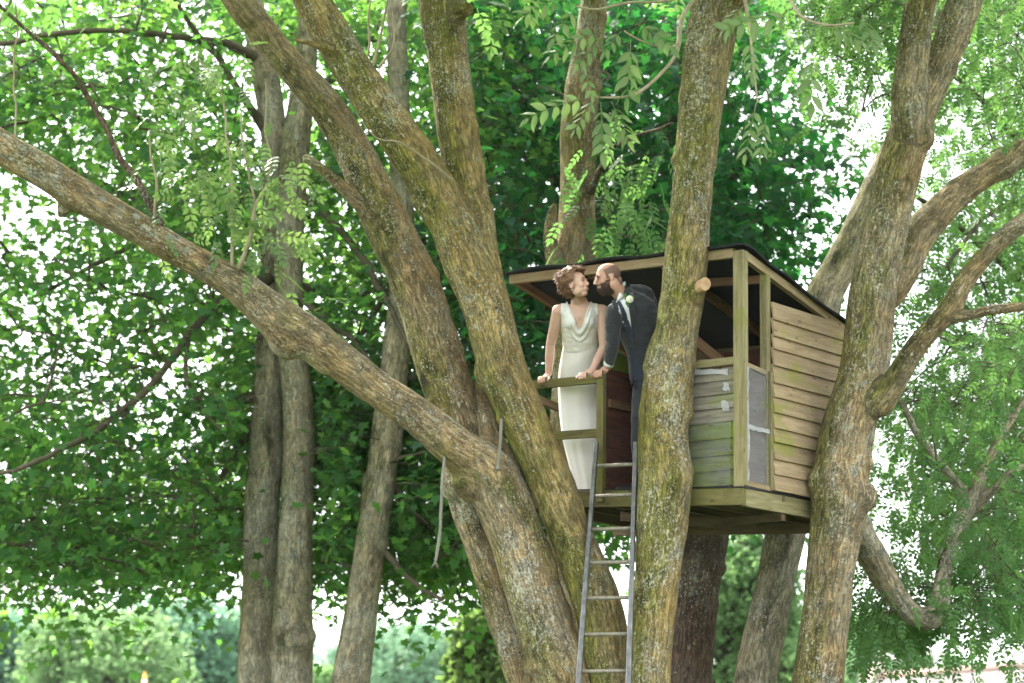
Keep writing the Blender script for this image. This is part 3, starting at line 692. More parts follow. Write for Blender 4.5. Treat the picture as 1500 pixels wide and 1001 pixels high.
polyK = [(1230, -110), (1720, -110), (1720, 930), (1500, 930), (1450, 870), (1400, 830), (1310, 780), (1290, 640), (1310, 560), (1265, 330), (1245, 130), (1130, 50), (1110, -60)]
cK = sample_clusters(640, polyK, 22, 29, .42, .6, [(1200, 200, 60, .9), (1420, 940, 50, .8), (1330, 760, 36, .8), (1290, 860, 40, .9)], 5)
crown(tK, cK, wp(K_, *bK), 16, T_CMP, M_LASH, (.15, .24), .42, .55, (-.4, .8), lK, .009, roll=.8)
# ash leaves of the near right trunk, round its drooping limb and its upper limbs
cC = np.vstack([sample_clusters(60, [(1255, 840), (1300, 820), (1380, 860), (1500, 790), (1520, 890), (1440, 880), (1350, 915), (1260, 910)], 19.0, 20.2, .2, .8, [], 6),
                sample_clusters(70, [(1420, 480), (1560, 420), (1560, 800), (1440, 830), (1380, 700), (1320, 640), (1330, 560)], 18.8, 21, .3, .8, [], 7),
                sample_clusters(60, [(1380, -60), (1600, -60), (1600, 330), (1480, 300), (1420, 240), (1440, 60)], 18.6, 21, .3, .8, [], 8),
                sample_clusters(35, [(1180, -60), (1340, -60), (1320, 40), (1260, 110), (1200, 80)], 18, 20, .3, .8, [], 9)])
crown(tC, cC, wp(C_st, C_f, C_2, C_21, C_3, C_4, C_41, C_42), 12, T_CMP, M_LASH, (.13, .20), .26, .6, (-.7, .7), lC, .006, roll=.6, clear=(C_st, C_f, C_2, C_3, C_4))

# unseen crowns of the ash stems, added above the frame to shade the stems
def high_crown(t, off, top, n, x0, x1, y0, y1, z0, z1, seed):
    r = np.random.default_rng(seed); C = np.stack([r.uniform(x0, x1, n), r.uniform(y0, y1, n), r.uniform(z0, z1, n)], -1)
    C[:, 2] -= .03 * ((C[:, 0] - top[0]) ** 2 + (C[:, 1] - top[1]) ** 2) * .5
    C = C[C[:, 2] > CAMZ + (C[:, 1]) * .345 + .5]                # boughs that stay above the view
    crown(t, C, wp(top_stem(top)), 22, T_CMP, M_LASH, (.26, .42), .55, .4, (-.5, .6), off, .02, roll=.5)
def top_stem(p): return np.array([[p[0], p[1], p[2] - .4 + .1 * k, .05] for k in range(8)])
high_crown(tA, lA, A_up[-1], 130, -7.5, .5, 12.5, 21, 9.2, 12.5, 51)
high_crown(tB, lB, B_st[-1], 90, -1.5, 3.5, 12.5, 21, 9.2, 12.5, 52)
high_crown(tC, lC, C_st[-1], 110, 2.0, 8.0, 12.5, 21, 9.2, 12.5, 53)
# ------------------------------------------------------------------ tree house
TH = math.radians(38); ROLL = math.radians(.8)
K0 = P(1088, 713, 17.6)
HM = Matrix.Translation(K0) @ Matrix.Rotation(ROLL, 4, 'Y') @ Matrix.Rotation(-TH, 4, 'Z'); HI = HM.inverted()
def HP(px, py, axis, val):
    """point on the house plane local[axis]=val seen at a photo pixel, in house coordinates"""
    o = HI @ Vector((0, 0, CAMZ)); d = (HI.to_3x3() @ (P(px, py, 10) - Vector((0, 0, CAMZ))))
    t = (val - o[axis]) / d[axis]; return o + d * t
def HF(px, py, y=0.0): return HP(px, py, 1, y)
def HR(px, py, x=0.0): return HP(px, py, 0, x)

def wood_material(name, light, dark, moss=(.20, .24, .04), moss_amt=.3, grain=1.0, pale=.0):
    light = tuple(x * .74 for x in light); dark = tuple(x * .62 for x in dark); moss = tuple(x * .72 for x in moss)
    t = NT(name); tc = t.n('ShaderNodeTexCoord').outputs['Object']; oi = t.n('ShaderNodeObjectInfo')
    off = t.n('ShaderNodeVectorMath', operation='ADD'); t.l(tc, off.inputs[0])
    sc_ = t.n('ShaderNodeVectorMath', operation='SCALE'); sc_.inputs[0].default_value = (31, 17, 23); t.l(oi.outputs['Random'], sc_.inputs['Scale']); t.l(sc_.outputs[0], off.inputs[1])
    co = off.outputs[0]
    g1 = t.noise(t.map(co, (2.2, 34, 34)), 1, 6, .6, .8); g2 = t.noise(t.map(co, (9, 160, 160)), 1, 3, .6)
    st = t.noise(co, 3.5, 5, .65, .5); blot = t.noise(co, 9, 5, .6)
    c = t.mix(t.ramp(g1, .35, .68), dark, light)
    c = t.mix(t.ramp(g2, .55, .3, 0, .35 * grain), c, tuple(x * .45 for x in dark))
    c = t.mix(t.ramp(st, .56, .70, 0, .5), c, tuple(x * .55 for x in dark))
    tone = t.ramp(oi.outputs['Random'], 0, 1, .82, 1.15)
    mc = t.n('ShaderNodeVectorMath', operation='SCALE'); t.l(c, mc.inputs[0]); t.l(tone, mc.inputs['Scale']); c = mc.outputs[0]
    gp = t.n('ShaderNodeNewGeometry').outputs['Position']
    ms = t.noise(t.map(gp, (1, 1, 1.6)), 2.7, 6, .62, .4)
    mk = t.ramp(ms, .66 - .24 * moss_amt, .76 - .22 * moss_amt, 0, .85)
    mk = t.math('MULTIPLY', mk, t.ramp(g2, .3, .6, .6, 1))
    c = t.mix(mk, c, moss)
    # knots
    kv = t.n('ShaderNodeTexVoronoi'); kv.inputs['Scale'].default_value = 1; t.l(t.map(co, (5, 12, 12)), kv.inputs['Vector'])
    kn = t.ramp(kv.outputs['Distance'], .16, .08, 0, .6); c = t.mix(kn, c, tuple(x * .3 for x in dark))
    h = t.math('ADD', g1, t.math('MULTIPLY', g2, .5))
    return t.done(t.bsdf(c, .82, t.bump(h, .5, .004), .2))

W_POST = wood_material('weathered_post_wood', (.42, .36, .19), (.28, .235, .115), (.26, .27, .06), .45)
W_NEW = wood_material('sawn_softwood', (.50, .38, .22), (.36, .26, .14), (.26, .25, .07), .15)
W_BOARD = wood_material('weathered_cladding', (.56, .415, .255), (.43, .305, .18), (.31, .32, .06), .52)
W_GREY = wood_material('grey_cladding', (.40, .36, .28), (.25, .22, .17), (.20, .24, .05), .35)
W_GREEN = wood_material('algae_cladding', (.20, .23, .05), (.12, .14, .035), (.19, .25, .02), .9)
W_RAIL = wood_material('mossy_rail_wood', (.27, .235, .09), (.18, .155, .06), (.20, .21, .04), .8)
W_RED = wood_material('stained_inner_boards', (.17, .068, .042), (.10, .038, .026), (.15, .10, .05), .1)
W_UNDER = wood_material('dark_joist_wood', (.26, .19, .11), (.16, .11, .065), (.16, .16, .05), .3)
W_BRN = wood_material('brown_rafter_wood', (.30, .175, .09), (.20, .11, .055), (.2, .15, .05), .05)
M_FELT = plain('black_roof_felt', (.014, .015, .018), .85, .2, var=.4, scale=60, bump=.4)
M_MEMB = plain('black_membrane', (.012, .012, .014), .6, .3)
def film_material(name, white, alpha):
    t = NT(name); co = t.n('ShaderNodeTexCoord').outputs['Object']
    nz = t.noise(co, 14, 6, .7, 1.0); st = t.noise(t.map(co, (1, 1, 3)), 5, 5, .65, .6)
    p = t.bsdf((white, white, white * 1.03), .35, t.bump(nz, .6, .02), .5)
    tr = t.n('ShaderNodeBsdfTransparent'); mx = t.n('ShaderNodeMixShader')
    t.l(t.ramp(st, .3, .75, alpha - .13, min(1, alpha + .22)), mx.inputs[0]); t.l(tr.outputs[0], mx.inputs[1]); t.l(p, mx.inputs[2])
    return t.done(mx.outputs[0])
M_FILM = film_material('clouded_plastic_film', .30, .20)
M_FILMW = film_material('white_torn_film', .5, .6)

house = bpy.data.objects.new('tree_house', None); SC.collection.objects.link(house); house.matrix_world = HM
house['label'] = 'wooden tree house with mono-pitch black felt roof and open veranda among ash stems'; house['category'] = 'tree house'

def board(name, p0, p1, w_, t_, mat, parent=None, wdir=(0, 0, 1), bev=.003, warp=0.0, twist=0.0, ends=0.0):
    """squared timber from p0 to p1 (house coordinates); width along wdir, own grain along its length"""
    p0, p1 = Vector(p0), Vector(p1); d = p1 - p0; L = d.length; x = d.normalized()
    z = Vector(wdir); z = (z - x * z.dot(x)).normalized(); y = z.cross(x)
    bm = bmesh.new(); n = 5 if warp or twist else 1
    rings = []
    for i in range(n + 1):
        u = i / n; bz = warp * math.sin(u * math.pi); a = twist * (u - .5)
        e = ends * (random.random() - .5) if i in (0, n) else 0
        ring = []
        for sy, sz in ((-1, -1), (1, -1), (1, 1), (-1, 1)):
            yy, zz = sy * t_ / 2, sz * w_ / 2
            ring.append(bm.verts.new((u * L - L / 2 + e * sz, yy * math.cos(a) - zz * math.sin(a) + bz * .5, yy * math.sin(a) + zz * math.cos(a) + bz)))
        rings.append(ring)
    for i in range(n):
        for k in range(4):
            bm.faces.new((rings[i][k], rings[i][(k + 1) % 4], rings[i + 1][(k + 1) % 4], rings[i + 1][k]))
    bm.faces.new(rings[0][::-1]); bm.faces.new(rings[-1])
    if bev:
        ed = [e for e in bm.edges if e.calc_face_angle(0) > .5]
        bmesh.ops.bevel(bm, geom=ed, offset=bev, segments=1, affect='EDGES', profile=.5)
    bmesh.ops.recalc_face_normals(bm, faces=bm.faces)
    me = bpy.data.meshes.new(name); bm.to_mesh(me); bm.free(); me.materials.append(mat)
    o = bpy.data.objects.new(name, me); SC.collection.objects.link(o); o.parent = parent or house
    o.matrix_basis = Matrix((( *[x[0]], y[0], z[0], (p0[0] + p1[0]) / 2), (x[1], y[1], z[1], (p0[1] + p1[1]) / 2), (x[2], y[2], z[2], (p0[2] + p1[2]) / 2), (0, 0, 0, 1)))
    return o

HW, HD = 2.22, 1.80                              # length of the front, depth
# the platform: fascia beams, floor boards, joists, bearers
fl = HF(862, 717.5); sl = fl.z / fl.x            # the front beam is not quite level
def pz(x): return sl * x
board('fascia_beam', (-HW, .02, pz(-HW) - .072), (-.002, .02, -.072), .125, .045, W_RAIL, bev=.004)
board('fascia_beam', (-.022, .045, -.075), (-.022, HD + .02, -.075), .130, .044, W_POST, bev=.004)
board('fascia_beam', (-HW + .022, .045, pz(-HW) - .075), (-HW + .022, HD, pz(-HW) - .075), .125, .044, W_UNDER)
board('fascia_beam', (-HW, HD - .02, pz(-HW) - .08), (-.05, HD - .02, -.06), .10, .044, W_UNDER)
for k in range(12):
    y = .10 + k * .146
    board('floor_board', (-HW + .05, y, pz(-HW) - .016), (-.046, y, -.016), .142, .020, W_UNDER, wdir=(0, 1, 0))
for x in (-.42, -.83, -1.24, -1.66):
    board('joist', (x, .044, pz(x) - .082), (x, HD - .05, pz(x) - .082), .10, .042, W_UNDER)
for y, e in ((1.62, .16),):
    board('bearer', (-HW - .1, y, pz(-HW) - .165), (.0 + e, y, -.165), .08, .06, W_UNDER)
board('bearer', (-1.0, .75, -.165), (-.02, .60, -.165), .06, .05, W_UNDER)
board('brace', (-1.15, .06, -.15), (-.45, .9, -.18), .07, .03, W_UNDER)
# black sheet between floor and walls, showing as a thin edge
board('floor_membrane', (-HW, -.004, pz(-HW) - .002), (.004, -.004, -.002), .010, .016, M_MEMB, bev=0)
board('floor_membrane', (.006, .01, -.001), (.006, HD - .02, -.003), .014, .012, M_MEMB, bev=0, warp=.004)
board('metal_bracket', (.004, .57, -.055), (.004, .57, -.005), .03, .006, plain('rusty_bracket', (.16, .13, .09), .6, .4, .6), wdir=(0, 1, 0), bev=0)

# posts
rz = HF(1080, 363).z                              # roof beam top above the corner
lz = HF(742, 404).z
def roof_z(x, y): return (rz + (lz - rz) * (-x / HW)) - y * (HR(1090, 362).z - HR(1236, 472).z) / HR(1236, 472).y
board('corner_post', (-.036, .036, -.002), (-.036, .036, rz - .02), .086, .072, W_POST, wdir=(1, 0, 0))
p2y = HR(1126, 500).y
board('post', (-.03, p2y, .0), (-.03, p2y, roof_z(0, p2y) - .06), .058, .06, W_POST, wdir=(0, 1, 0))
# outer trims of the polythene window
board('trim', (.012, .016, .012), (.012, .016, HR(1090, 532).z), .030, .022, W_POST, wdir=(0, 1, 0))
board('trim', (.012, p2y + .006, .012), (.012, p2y + .006, HR(1127, 545).z), .034, .020, W_POST, wdir=(0, 1, 0))
board('post', (-.04, HD - .05, 0), (-.04, HD - .05, roof_z(0, HD - .05) - .06), .07, .07, W_UNDER)
board('post', (-1.235, .5, pz(-1.23)), (-1.235, .5, 1.10), .07, .05, W_RED)
board('post', (-HW + .06, HD - .06, pz(-HW)), (-HW + .06, HD - .06, roof_z(-HW, HD) - .05), .07, .07, W_UNDER)

# roof: front beam, rafters, purlin, felt
board('roof_beam', (-HW - .01, .02, lz - .035), (-.08, .02, rz - .035), .072, .045, W_NEW, bev=.004)
board('roof_beam', (-HW + .02, HD - .03, roof_z(-HW, HD) - .04), (-.02, HD - .03, roof_z(0, HD) - .04), .07, .045, W_UNDER)
for x, mt in ((-.024, W_NEW), (-.74, W_BRN), (-1.44, W_BRN), (-HW + .05, W_BRN)):
    board('rafter', (x, .045 if x < -.1 else .075, roof_z(x, .06) - .04), (x, HD + .06, roof_z(x, HD + .06) - .04), .066, .045, mt, bev=.003)
board('purlin', (-.75, .30, roof_z(-.75, .30) - .10), (-.06, .36, roof_z(0, .36) - .10), .062, .04, W_BRN)
board('diagonal_brace', (-.12, .9, .62), (-.72, .10, roof_z(-.72, .1) - .46), .075, .035, W_BRN)
def felt():
    nx, ny = 40, 30; V = []; F = []
    for side in (0, 1):
        for j in range(ny + 1):
            for i in range(nx + 1):
                x = -HW - .03 + (HW + .075) * i / nx; y = -.045 + (HD + .16) * j / ny
                z = roof_z(x, y) + .012
                e = min(i, nx - i, j, ny - j)
                z += .010 * math.sin(x * 9 + y * 4) + .008 * math.sin(y * 13 + 1) - (.014 if e == 0 else .004 if e == 1 else 0)
                if i == nx: z += .010 * math.sin(y * 11) - .006
                V.append((x, y, z + (.016 if side else 0)))
    w1 = nx + 1; o = w1 * (ny + 1)
    for j in range(ny):
        for i in range(nx):
            a = j * w1 + i; F.append((a, a + w1, a + w1 + 1, a + 1)); F.append((o + a, o + a + 1, o + a + w1 + 1, o + a + w1))
    for i in range(nx): a = i; F.append((a, a + 1, o + a + 1, o + a)); a = ny * w1 + i; F.append((a + 1, a, o + a, o + a + 1))
    for j in range(ny): a = j * w1; F.append((a + w1, a, o + a, o + a + w1)); a = j * w1 + nx; F.append((a, a + w1, o + a + w1, o + a))
    mb = MB(); mb.v = V; mb.f = F; mb.build('roof_felt', M_FELT, house, False)
felt()
# boarded underside, black like the felt, seen from below between the rafters
# right wall: lapped boards
edges = [470, 494, 513, 537, 562, 583, 605, 628, 649, 674, 696, 712]
zt = HR(1132, 447).z; prev = zt
for i, e in enumerate(edges):
    zb = HR(1132, e).z if i < 11 else .008
    h = prev - zb + .018
    zc = zb + h / 2 + (random.random() - .5) * .004; tw = (random.random() - .5) * .02
    y0 = p2y + .024 + (random.random() - .5) * .004; y1 = HD - .02 + (random.random() - .5) * .02
    board('cladding_board', (.014 + .006, y0, zc), (.014 + .006, y1, zc + (random.random() - .5) * .008), h, .017, W_BOARD, wdir=(-.17, 0, 1), bev=.0015, warp=(random.random() - .5) * .006, twist=tw)
    prev = zb
# front low wall: sill, boards, film
sz_ = HF(1040, 532).z
board('sill_rail', (-.60, .022, sz_), (-.08, .022, sz_), .058, .045, W_POST)
xs0 = -.60
for i, (a, b, mt) in enumerate(((541, 557, W_GREY), (557, 577, W_GREY), (577, 597, W_GREY), (597, 619, W_GREY), (619, 642, W_GREEN), (642, 666, W_GREEN), (666, 689, W_GREEN), (689, 712, W_GREEN))):
    z1, z0 = HF(1042, a).z, max(HF(1042, b).z, .006)
    board('cladding_board', (xs0, .032, (z0 + z1) / 2), (-.075, .032, (z0 + z1) / 2 + (random.random() - .5) * .01), z1 - z0 + .014, .014, mt, wdir=(0, .14, 1), bev=.0015, warp=(random.random() - .5) * .012, twist=(random.random() - .5) * .03)
def sheet(name, pts, mat, nu=8, nv=8, wob=.006, nrm=(0, -1, 0), rag=0.0):
    """crumpled film spanned between four corners"""
    a, b, c, d = [Vector(p) for p in pts]; V = []; F = []
    for j in range(nv + 1):
        for i in range(nu + 1):
            u, v = i / nu, j / nv
            p = (a * (1 - u) + b * u) * (1 - v) + (d * (1 - u) + c * u) * v
            p += Vector(nrm) * wob * (mnoise.noise(p * 9) + .6 * mnoise.noise(p * 23))
            if rag and (i in (0, nu) or j in (0, nv)): p += Vector((random.uniform(-1, 1), 0, random.uniform(-1, 1))) * rag
            V.append(p)
    for j in range(nv):
        for i in range(nu): q = j * (nu + 1) + i; F.append((q, q + 1, q + nu + 2, q + nu + 1))
    mb = MB(); mb.v = [tuple(v) for v in V]; mb.f = F; return mb.build(name, mat, house)
sheet('plastic_film', [HF(1000, 712, .012), HF(1070, 712, .012), HF(1070, 618, .012), HF(1000, 620, .012)], M_FILM, 10, 12)
for (a, b, c, d) in ((1059, 561, 1068, 572), (1057, 588, 1068, 602), (1016, 541, 1066, 549)):
    sheet('torn_film', [HF(a, d, .010), HF(c, d, .010), HF(c, b, .010), HF(a, b, .010)], M_FILMW, 4, 4, .006, (0, -1, 0), .008)
# narrow polythene window on the right side
zs = HR(1105, 539).z
board('sill_rail', (-.02, .075, zs + .012), (-.02, p2y - .03, zs - .012), .034, .035, W_NEW)
board('backing_panel', (-.028, .074, zs / 2 + .02), (-.028, p2y - .028, zs / 2 + .02), zs - .05, .010, wood_material('stained_ply', (.22, .18, .175), (.19, .155, .15), (.24, .26, .08), .2))
sheet('plastic_film', [(.002, .035, .05), (.002, p2y - .012, .05), (.002, p2y - .012, zs), (.002, .035, zs)], M_FILM, 8, 14, .008, (1, 0, 0))
sheet('torn_film', [(.012, .034, .05), (.012, .075, .05), (.012, .08, zs - .01), (.012, .034, zs)], M_FILMW, 4, 14, .008, (1, 0, 0), .005)
zm = HR(1105, 628).z
sheet('torn_film', [(.012, .05, zm - .02), (.012, p2y - .015, zm - .015), (.012, p2y - .015, zm + .015), (.012, .05, zm + .02)], M_FILMW, 8, 3, .006, (1, 0, 0), .004)
board('bottom_rail', (.004, .03, .03), (.004, p2y + .01, .022), .036, .02, W_NEW)
# back wall, seen pale through the window, carried up in dark boards to darken the inside; inner partition
for k in range(12):
    z0 = .02 + k * .115
    board('back_board', (-1.28, HD - .07, z0 + .055 - 0), (-.06, HD - .07, z0 + .055), .112, .016, W_GREEN if k in (7, 8) else W_RED, wdir=(0, -.08, 1), bev=0)
for k in range(8):
    z0 = pz(-1.28) + .01 + k * .135; 
    board('inner_board', (-1.275, .035, z0 + .066), (-1.275, HD - .1, z0 + .066), .132, .016, W_RED if k < 7 else W_GREEN, wdir=(.04, 0, 1), bev=.001)
board('inner_rail', (-1.253, .04, .74), (-1.253, HD - .1, .74), .065, .028, W_BRN)
# veranda rail
rp = HF(883, 632); 
board('rail_post', (rp.x, -.022, pz(rp.x) - .10), (rp.x, -.022, HF(884, 549).z), .062, .042, W_RAIL, wdir=(1, 0, 0))
ra, rb = HF(780, 564.5, -.02), HF(877, 555.5, -.02)
board('handrail', (ra.x, -.022, ra.z), (rp.x - .032, -.022, rb.z), .064, .046, W_RAIL)
rc, rd = HF(790, 640.5, -.02), HF(877, 634.5, -.02)
board('mid_rail', (rc.x, -.022, rc.z), (rp.x - .032, -.022, rd.z), .064, .04, W_RAIL)
board('side_rail', (-HW + .03, .0, HF(770, 566).z), (-HW + .03, HD - .1, HF(770, 566).z - .22), .06, .035, W_UNDER)
RAIL_TOP = lambda px: HF(px, 558.5 - (px - 790) * .09, -.022)

# ------------------------------------------------------------------ ladder
def ladder():
    M_AL = NT('weathered_aluminium'); t = M_AL; co = t.n('ShaderNodeTexCoord').outputs['Object']
    a = t.noise(t.map(co, (1, 1, .25)), 30, 5, .65); b = t.noise(co, 5, 4, .6)
    c = t.mix(t.ramp(a, .35, .7), (.095, .093, .090), (.20, .198, .195)); c = t.mix(t.ramp(b, .6, .75, 0, .6), c, (.18, .17, .15))
    M_AL = t.done(t.bsdf(c, .40, t.bump(a, .15, .002), .5, .8))
    M_RG = plain('dirty_rung', (.21, .19, .145), .6, .35, .25, .3, 30)
    L0, L1 = P(809, 1500, 16.45), P(873.5, 650, 18.30); R0, R1 = P(904, 1500, 16.40), P(931.5, 650, 18.08)
    L0.z = R0.z = 0.0
    t_ = thing('ladder', 'silver aluminium ladder leaning on the tree house platform edge', 'ladder', ((L0.x + R0.x) / 2, L0.y, 0)); off = tuple(t_.location)
    x = (R0 - L0).normalized()
    for a_, b_ in ((L0, L1), (R0, R1)):
        d = (b_ - a_).normalized(); nrm = x.cross(d).normalized(); xx = d.cross(nrm)
        M = Matrix(((xx[0], nrm[0], d[0], a_[0]), (xx[1], nrm[1], d[1], a_[1]), (xx[2], nrm[2], d[2], a_[2]), (0, 0, 0, 1)))
        L = (b_ - a_).length
        mb = MB(); mb.tube([M @ Vector((0, 0, 0)), M @ Vector((0, 0, L))], [(.030, .040)] * 2, 4, False, xx)
        # rectangular hollow section with softened corners
        mb.v = []; mb.f = []
        prof = [(-.012, -.030), (.012, -.030), (.018, -.025), (.018, .025), (.012, .030), (-.012, .030), (-.018, .025), (-.018, -.025)]
        inner = [(p[0] * .7, p[1] * .8) for p in prof]; n = 8
        for z_ in (0, L):
            for q in prof: mb.v.append(tuple(M @ Vector((q[0], q[1], z_))))
        for q in inner: mb.v.append(tuple(M @ Vector((q[0], q[1], L))))
        for q in inner: mb.v.append(tuple(M @ Vector((q[0], q[1], L - .06))))
        for k in range(n):
            k2 = (k + 1) % n; mb.f.append((k, k2, n + k2, n + k)); mb.f.append((n + k, n + k2, 2 * n + k2, 2 * n + k)); mb.f.append((2 * n + k, 2 * n + k2, 3 * n + k2, 3 * n + k))
        mb.f.append(tuple(range(n))[::-1]); mb.f.append(tuple(3 * n + k for k in range(n)))
        r = mb.build('rail', M_AL, t_, False, off)
        mf = MB(); mf.box((0, 0, .02), (.058, .074, .06), M); mf.build('rubber_foot', M_MEMB, t_, False, off)
    # rungs at the rows seen in the photograph, then on down to the ground at the same pitch
    rows = [683, 727, 776, 825, 877, 930, 984]; fr = []
    for ry in rows:
        lo, hi = 0., 1.
        for _ in range(40):
            m = (lo + hi) / 2
            if proj(L0 + (L1 - L0) * m)[0, 1] > ry: lo = m
            else: hi = m
        fr.append(lo)
    stp = (fr[0] - fr[-1]) / 6; k = fr[-1] - stp
    while k > .05: fr.append(k); k -= stp
    for f_ in fr:
        a_ = L0 + (L1 - L0) * f_; b_ = R0 + (R1 - R0) * (f_ + .004)
        mb = MB(); mb.tube([a_, b_], [.0155, .0155], 10, False); mb.build('rung', M_RG, t_, True, off)
ladder()

# ------------------------------------------------------------------ ropes
M_ROPE = plain('grey_rope', (.21, .20, .165), .9, .1, var=.25, scale=120, bump=.5)
def rope(label, pts, r, fray=True, group=None):
    A = spline([(*p, r) for p in pts], .012); base = Vector(A[-1, :3])
    t_ = thing('rope', label, 'rope', tuple(base)); off = tuple(base)
    T, U, W = stem_frames(A); L = np.concatenate([[0], np.cumsum(np.linalg.norm(np.diff(A[:, :3], axis=0), axis=1))])
    for k in range(3):
        ph = 2 * math.pi * k / 3 + L / (r * 7.5) * 2 * math.pi
        c = A[:, :3] + (U * np.cos(ph)[:, None] + W * np.sin(ph)[:, None]) * r * .52
        mb = MB(); mb.tube([tuple(q) for q in c], [r * .55] * len(c), 6); mb.build('strand', M_ROPE, t_, True, off)
    if fray:
        mb = MB(); e = A[-1, :3]
        for _ in range(26):
            d = Vector((random.gauss(0, .5), random.gauss(0, .5), -1)).normalized(); l = random.uniform(.03, .07)
            mb.tube([Vector(e), Vector(e) + d * l * .5, Vector(e) + d * l + Vector((random.gauss(0, .008), 0, 0))], [.0022, .0018, .001], 4, False)
        mb.build('frayed_end', M_ROPE, t_, True, off)
    else:
        mb = MB(); mb.ell(Vector(A[-1, :3]), (r * 1.5, r * 1.5, r * 1.7), None, 10, 8); mb.build('knot', M_ROPE, t_, True, off)
rope('long frayed grey rope hanging from the sweeping ash limb', [P(652, 660, 18.02), P(650.5, 680, 17.97), P(649, 695, 17.9), P(647.5, 715, 17.86), P(646, 750, 17.86), P(644, 785, 17.86), P(640, 812, 17.86), P(638, 822, 17.86)], .0125)
rope('short grey rope end hanging in the fork of the ash stems', [P(739, 598, 18.1), P(735.5, 612, 18.02), P(734, 628, 17.96), P(733, 645, 17.94), P(731.5, 665, 17.94), P(729, 686, 17.94)], .0135, False)

# ------------------------------------------------------------------ far things: cottage, marquee, shrubs
def cottage():
    Yc = 58.0
    t_ = thing('cottage', 'low brick cottage with pinkish tiled roof beyond the right-hand ash', 'house', tuple(P(1480, 1150, Yc).xy) + (0,)); off = tuple(t_.location)
    a = P(1266, 993, Yc); b = P(1500, 981, Yc - 5.5)
    x = Vector((b.x - a.x, b.y - a.y, 0)).normalized(); n = Vector((x.y, -x.x, 0)); n = n if n.y < 0 else -n
    zr = a.z; ze = zr - 1.9; L = 13.0; a0 = Vector((a.x, a.y, 0))
    mt = NT('weathered_tiles'); co = mt.n('ShaderNodeTexCoord').outputs['Object']
    nz = mt.noise(co, 2.2, 6, .7); n2 = mt.noise(co, 14, 3, .6)
    c = mt.mix(mt.ramp(nz, .35, .65), (.17, .145, .14), (.24, .22, .215)); c = mt.mix(mt.ramp(n2, .55, .7, 0, .6), c, (.15, .11, .105)); M_T = mt.done(mt.bsdf(c, .85, None, .2))
    bt = NT('brick'); br_ = bt.n('ShaderNodeTexBrick'); br_.inputs['Scale'].default_value = 5; br_.inputs['Color1'].default_value = (.33, .15, .10, 1); br_.inputs['Color2'].default_value = (.26, .12, .08, 1); br_.inputs['Mortar'].default_value = (.4, .37, .33, 1)
    bt.l(bt.n('ShaderNodeTexCoord').outputs['Object'], br_.inputs['Vector']); M_B = bt.done(bt.bsdf(br_.outputs[0], .85, None, .2))
    M_WH = plain('white_paint', (.75, .75, .73), .5)
    mb = MB(); D = 2.6
    V = [a0 + x * u + n * v + Vector((0, 0, z)) for z in (0, ze) for u, v in ((.25, D - .3), (L, D - .3), (L, -D + .3), (.25, -D + .3))] + [a0 + x * u + Vector((0, 0, zr - .06)) for u in (.25, L)]
    mb.add(V, [(0, 1, 5, 4), (2, 3, 7, 6), (1, 2, 6, 9, 5), (3, 0, 4, 8, 7)]); mb.build('wall', M_B, t_, False, off)
    mb = MB(); rows = 16
    for sgn in (1, -1):
        for k in range(rows):
            f0, f1 = k / rows, (k + 1.15) / rows
            p = lambda u, f, dz: a0 + x * u + n * (sgn * D * f) + Vector((0, 0, zr + (ze - .15 - zr) * f + dz))
            q = [p(0, f0, 0), p(L, f0, 0), p(L, f1, .03), p(0, f1, .03), p(0, f0, -.05), p(L, f0, -.05), p(L, f1, -.02), p(0, f1, -.02)]
            mb.add(q, [(0, 1, 2, 3), (7, 6, 5, 4), (3, 2, 6, 7), (0, 3, 7, 4), (1, 5, 6, 2)])
    rf = mb.build('roof', M_T, t_, False, off)
    mb = MB(); mb.tube([a0 + Vector((0, 0, zr)) + x * (-.05), a0 + x * L + Vector((0, 0, zr))], [.11, .11], 8, False); g_ = mb.build('ridge', plain('ridge_tile', (.26, .17, .145), .85), rf, True, off)
    cb = a0 + x * .55
    mb = MB(); mb.box((0, 0, 0), (.34, .34, .5), Matrix.Translation(cb + Vector((0, 0, zr + .1)))); mb.tube([cb + Vector((0, 0, zr + .3)), cb + Vector((0, 0, zr + .62))], [.10, .085], 8, False); mb.build('chimney', plain('pale_chimney', (.5, .44, .36), .8), rf, False, off)
    mb = MB(); c1 = cb + Vector((.1, 0, zr + .55)); mb.tube([c1, c1 + x * .75 + Vector((0, 0, -.2))], [.05, .04], 6, False); mb.build('cowl', plain('weathered_cowl', (.42, .40, .36), .6), rf, False, off)
    v0 = a0 + x * 3.0
    mb = MB(); mb.tube([v0 + Vector((0, 0, zr - .3)), v0 + Vector((0, 0, zr + .55))], [.09, .09], 8, False); mb.tube([v0 + Vector((0, 0, zr + .52)) - x * .3, v0 + Vector((0, 0, zr + .52)) + x * .3], [.13, .13], 8); mb.build('vent_pipe', M_WH, rf, False, off)
    for u in (3.0, 6.5, 10):
        w0 = a0 + x * u + n * (D - .28)
        f = MB(); Mx = Matrix(((x.x, n.x, 0, w0.x), (x.y, n.y, 0, w0.y), (0, 0, 1, 1.2), (0, 0, 0, 1)))
        f.box((-.5, 0, 0), (.07, .08, 1.1), Mx); f.box((.5, 0, 0), (.07, .08, 1.1), Mx); f.box((0, 0, .55), (1.07, .08, .07), Mx); f.box((0, 0, -.55), (1.07, .08, .07), Mx); f.box((0, 0, 0), (.05, .06, 1.1), Mx)
        wn = f.build('window', M_WH, t_, False, off)
        g2 = MB(); g2.box((0, -.01, 0), (1, .02, 1.06), Mx); g2.build('pane', plain('window_glass', (.03, .035, .04), .1, .6), wn, False, off)
cottage()
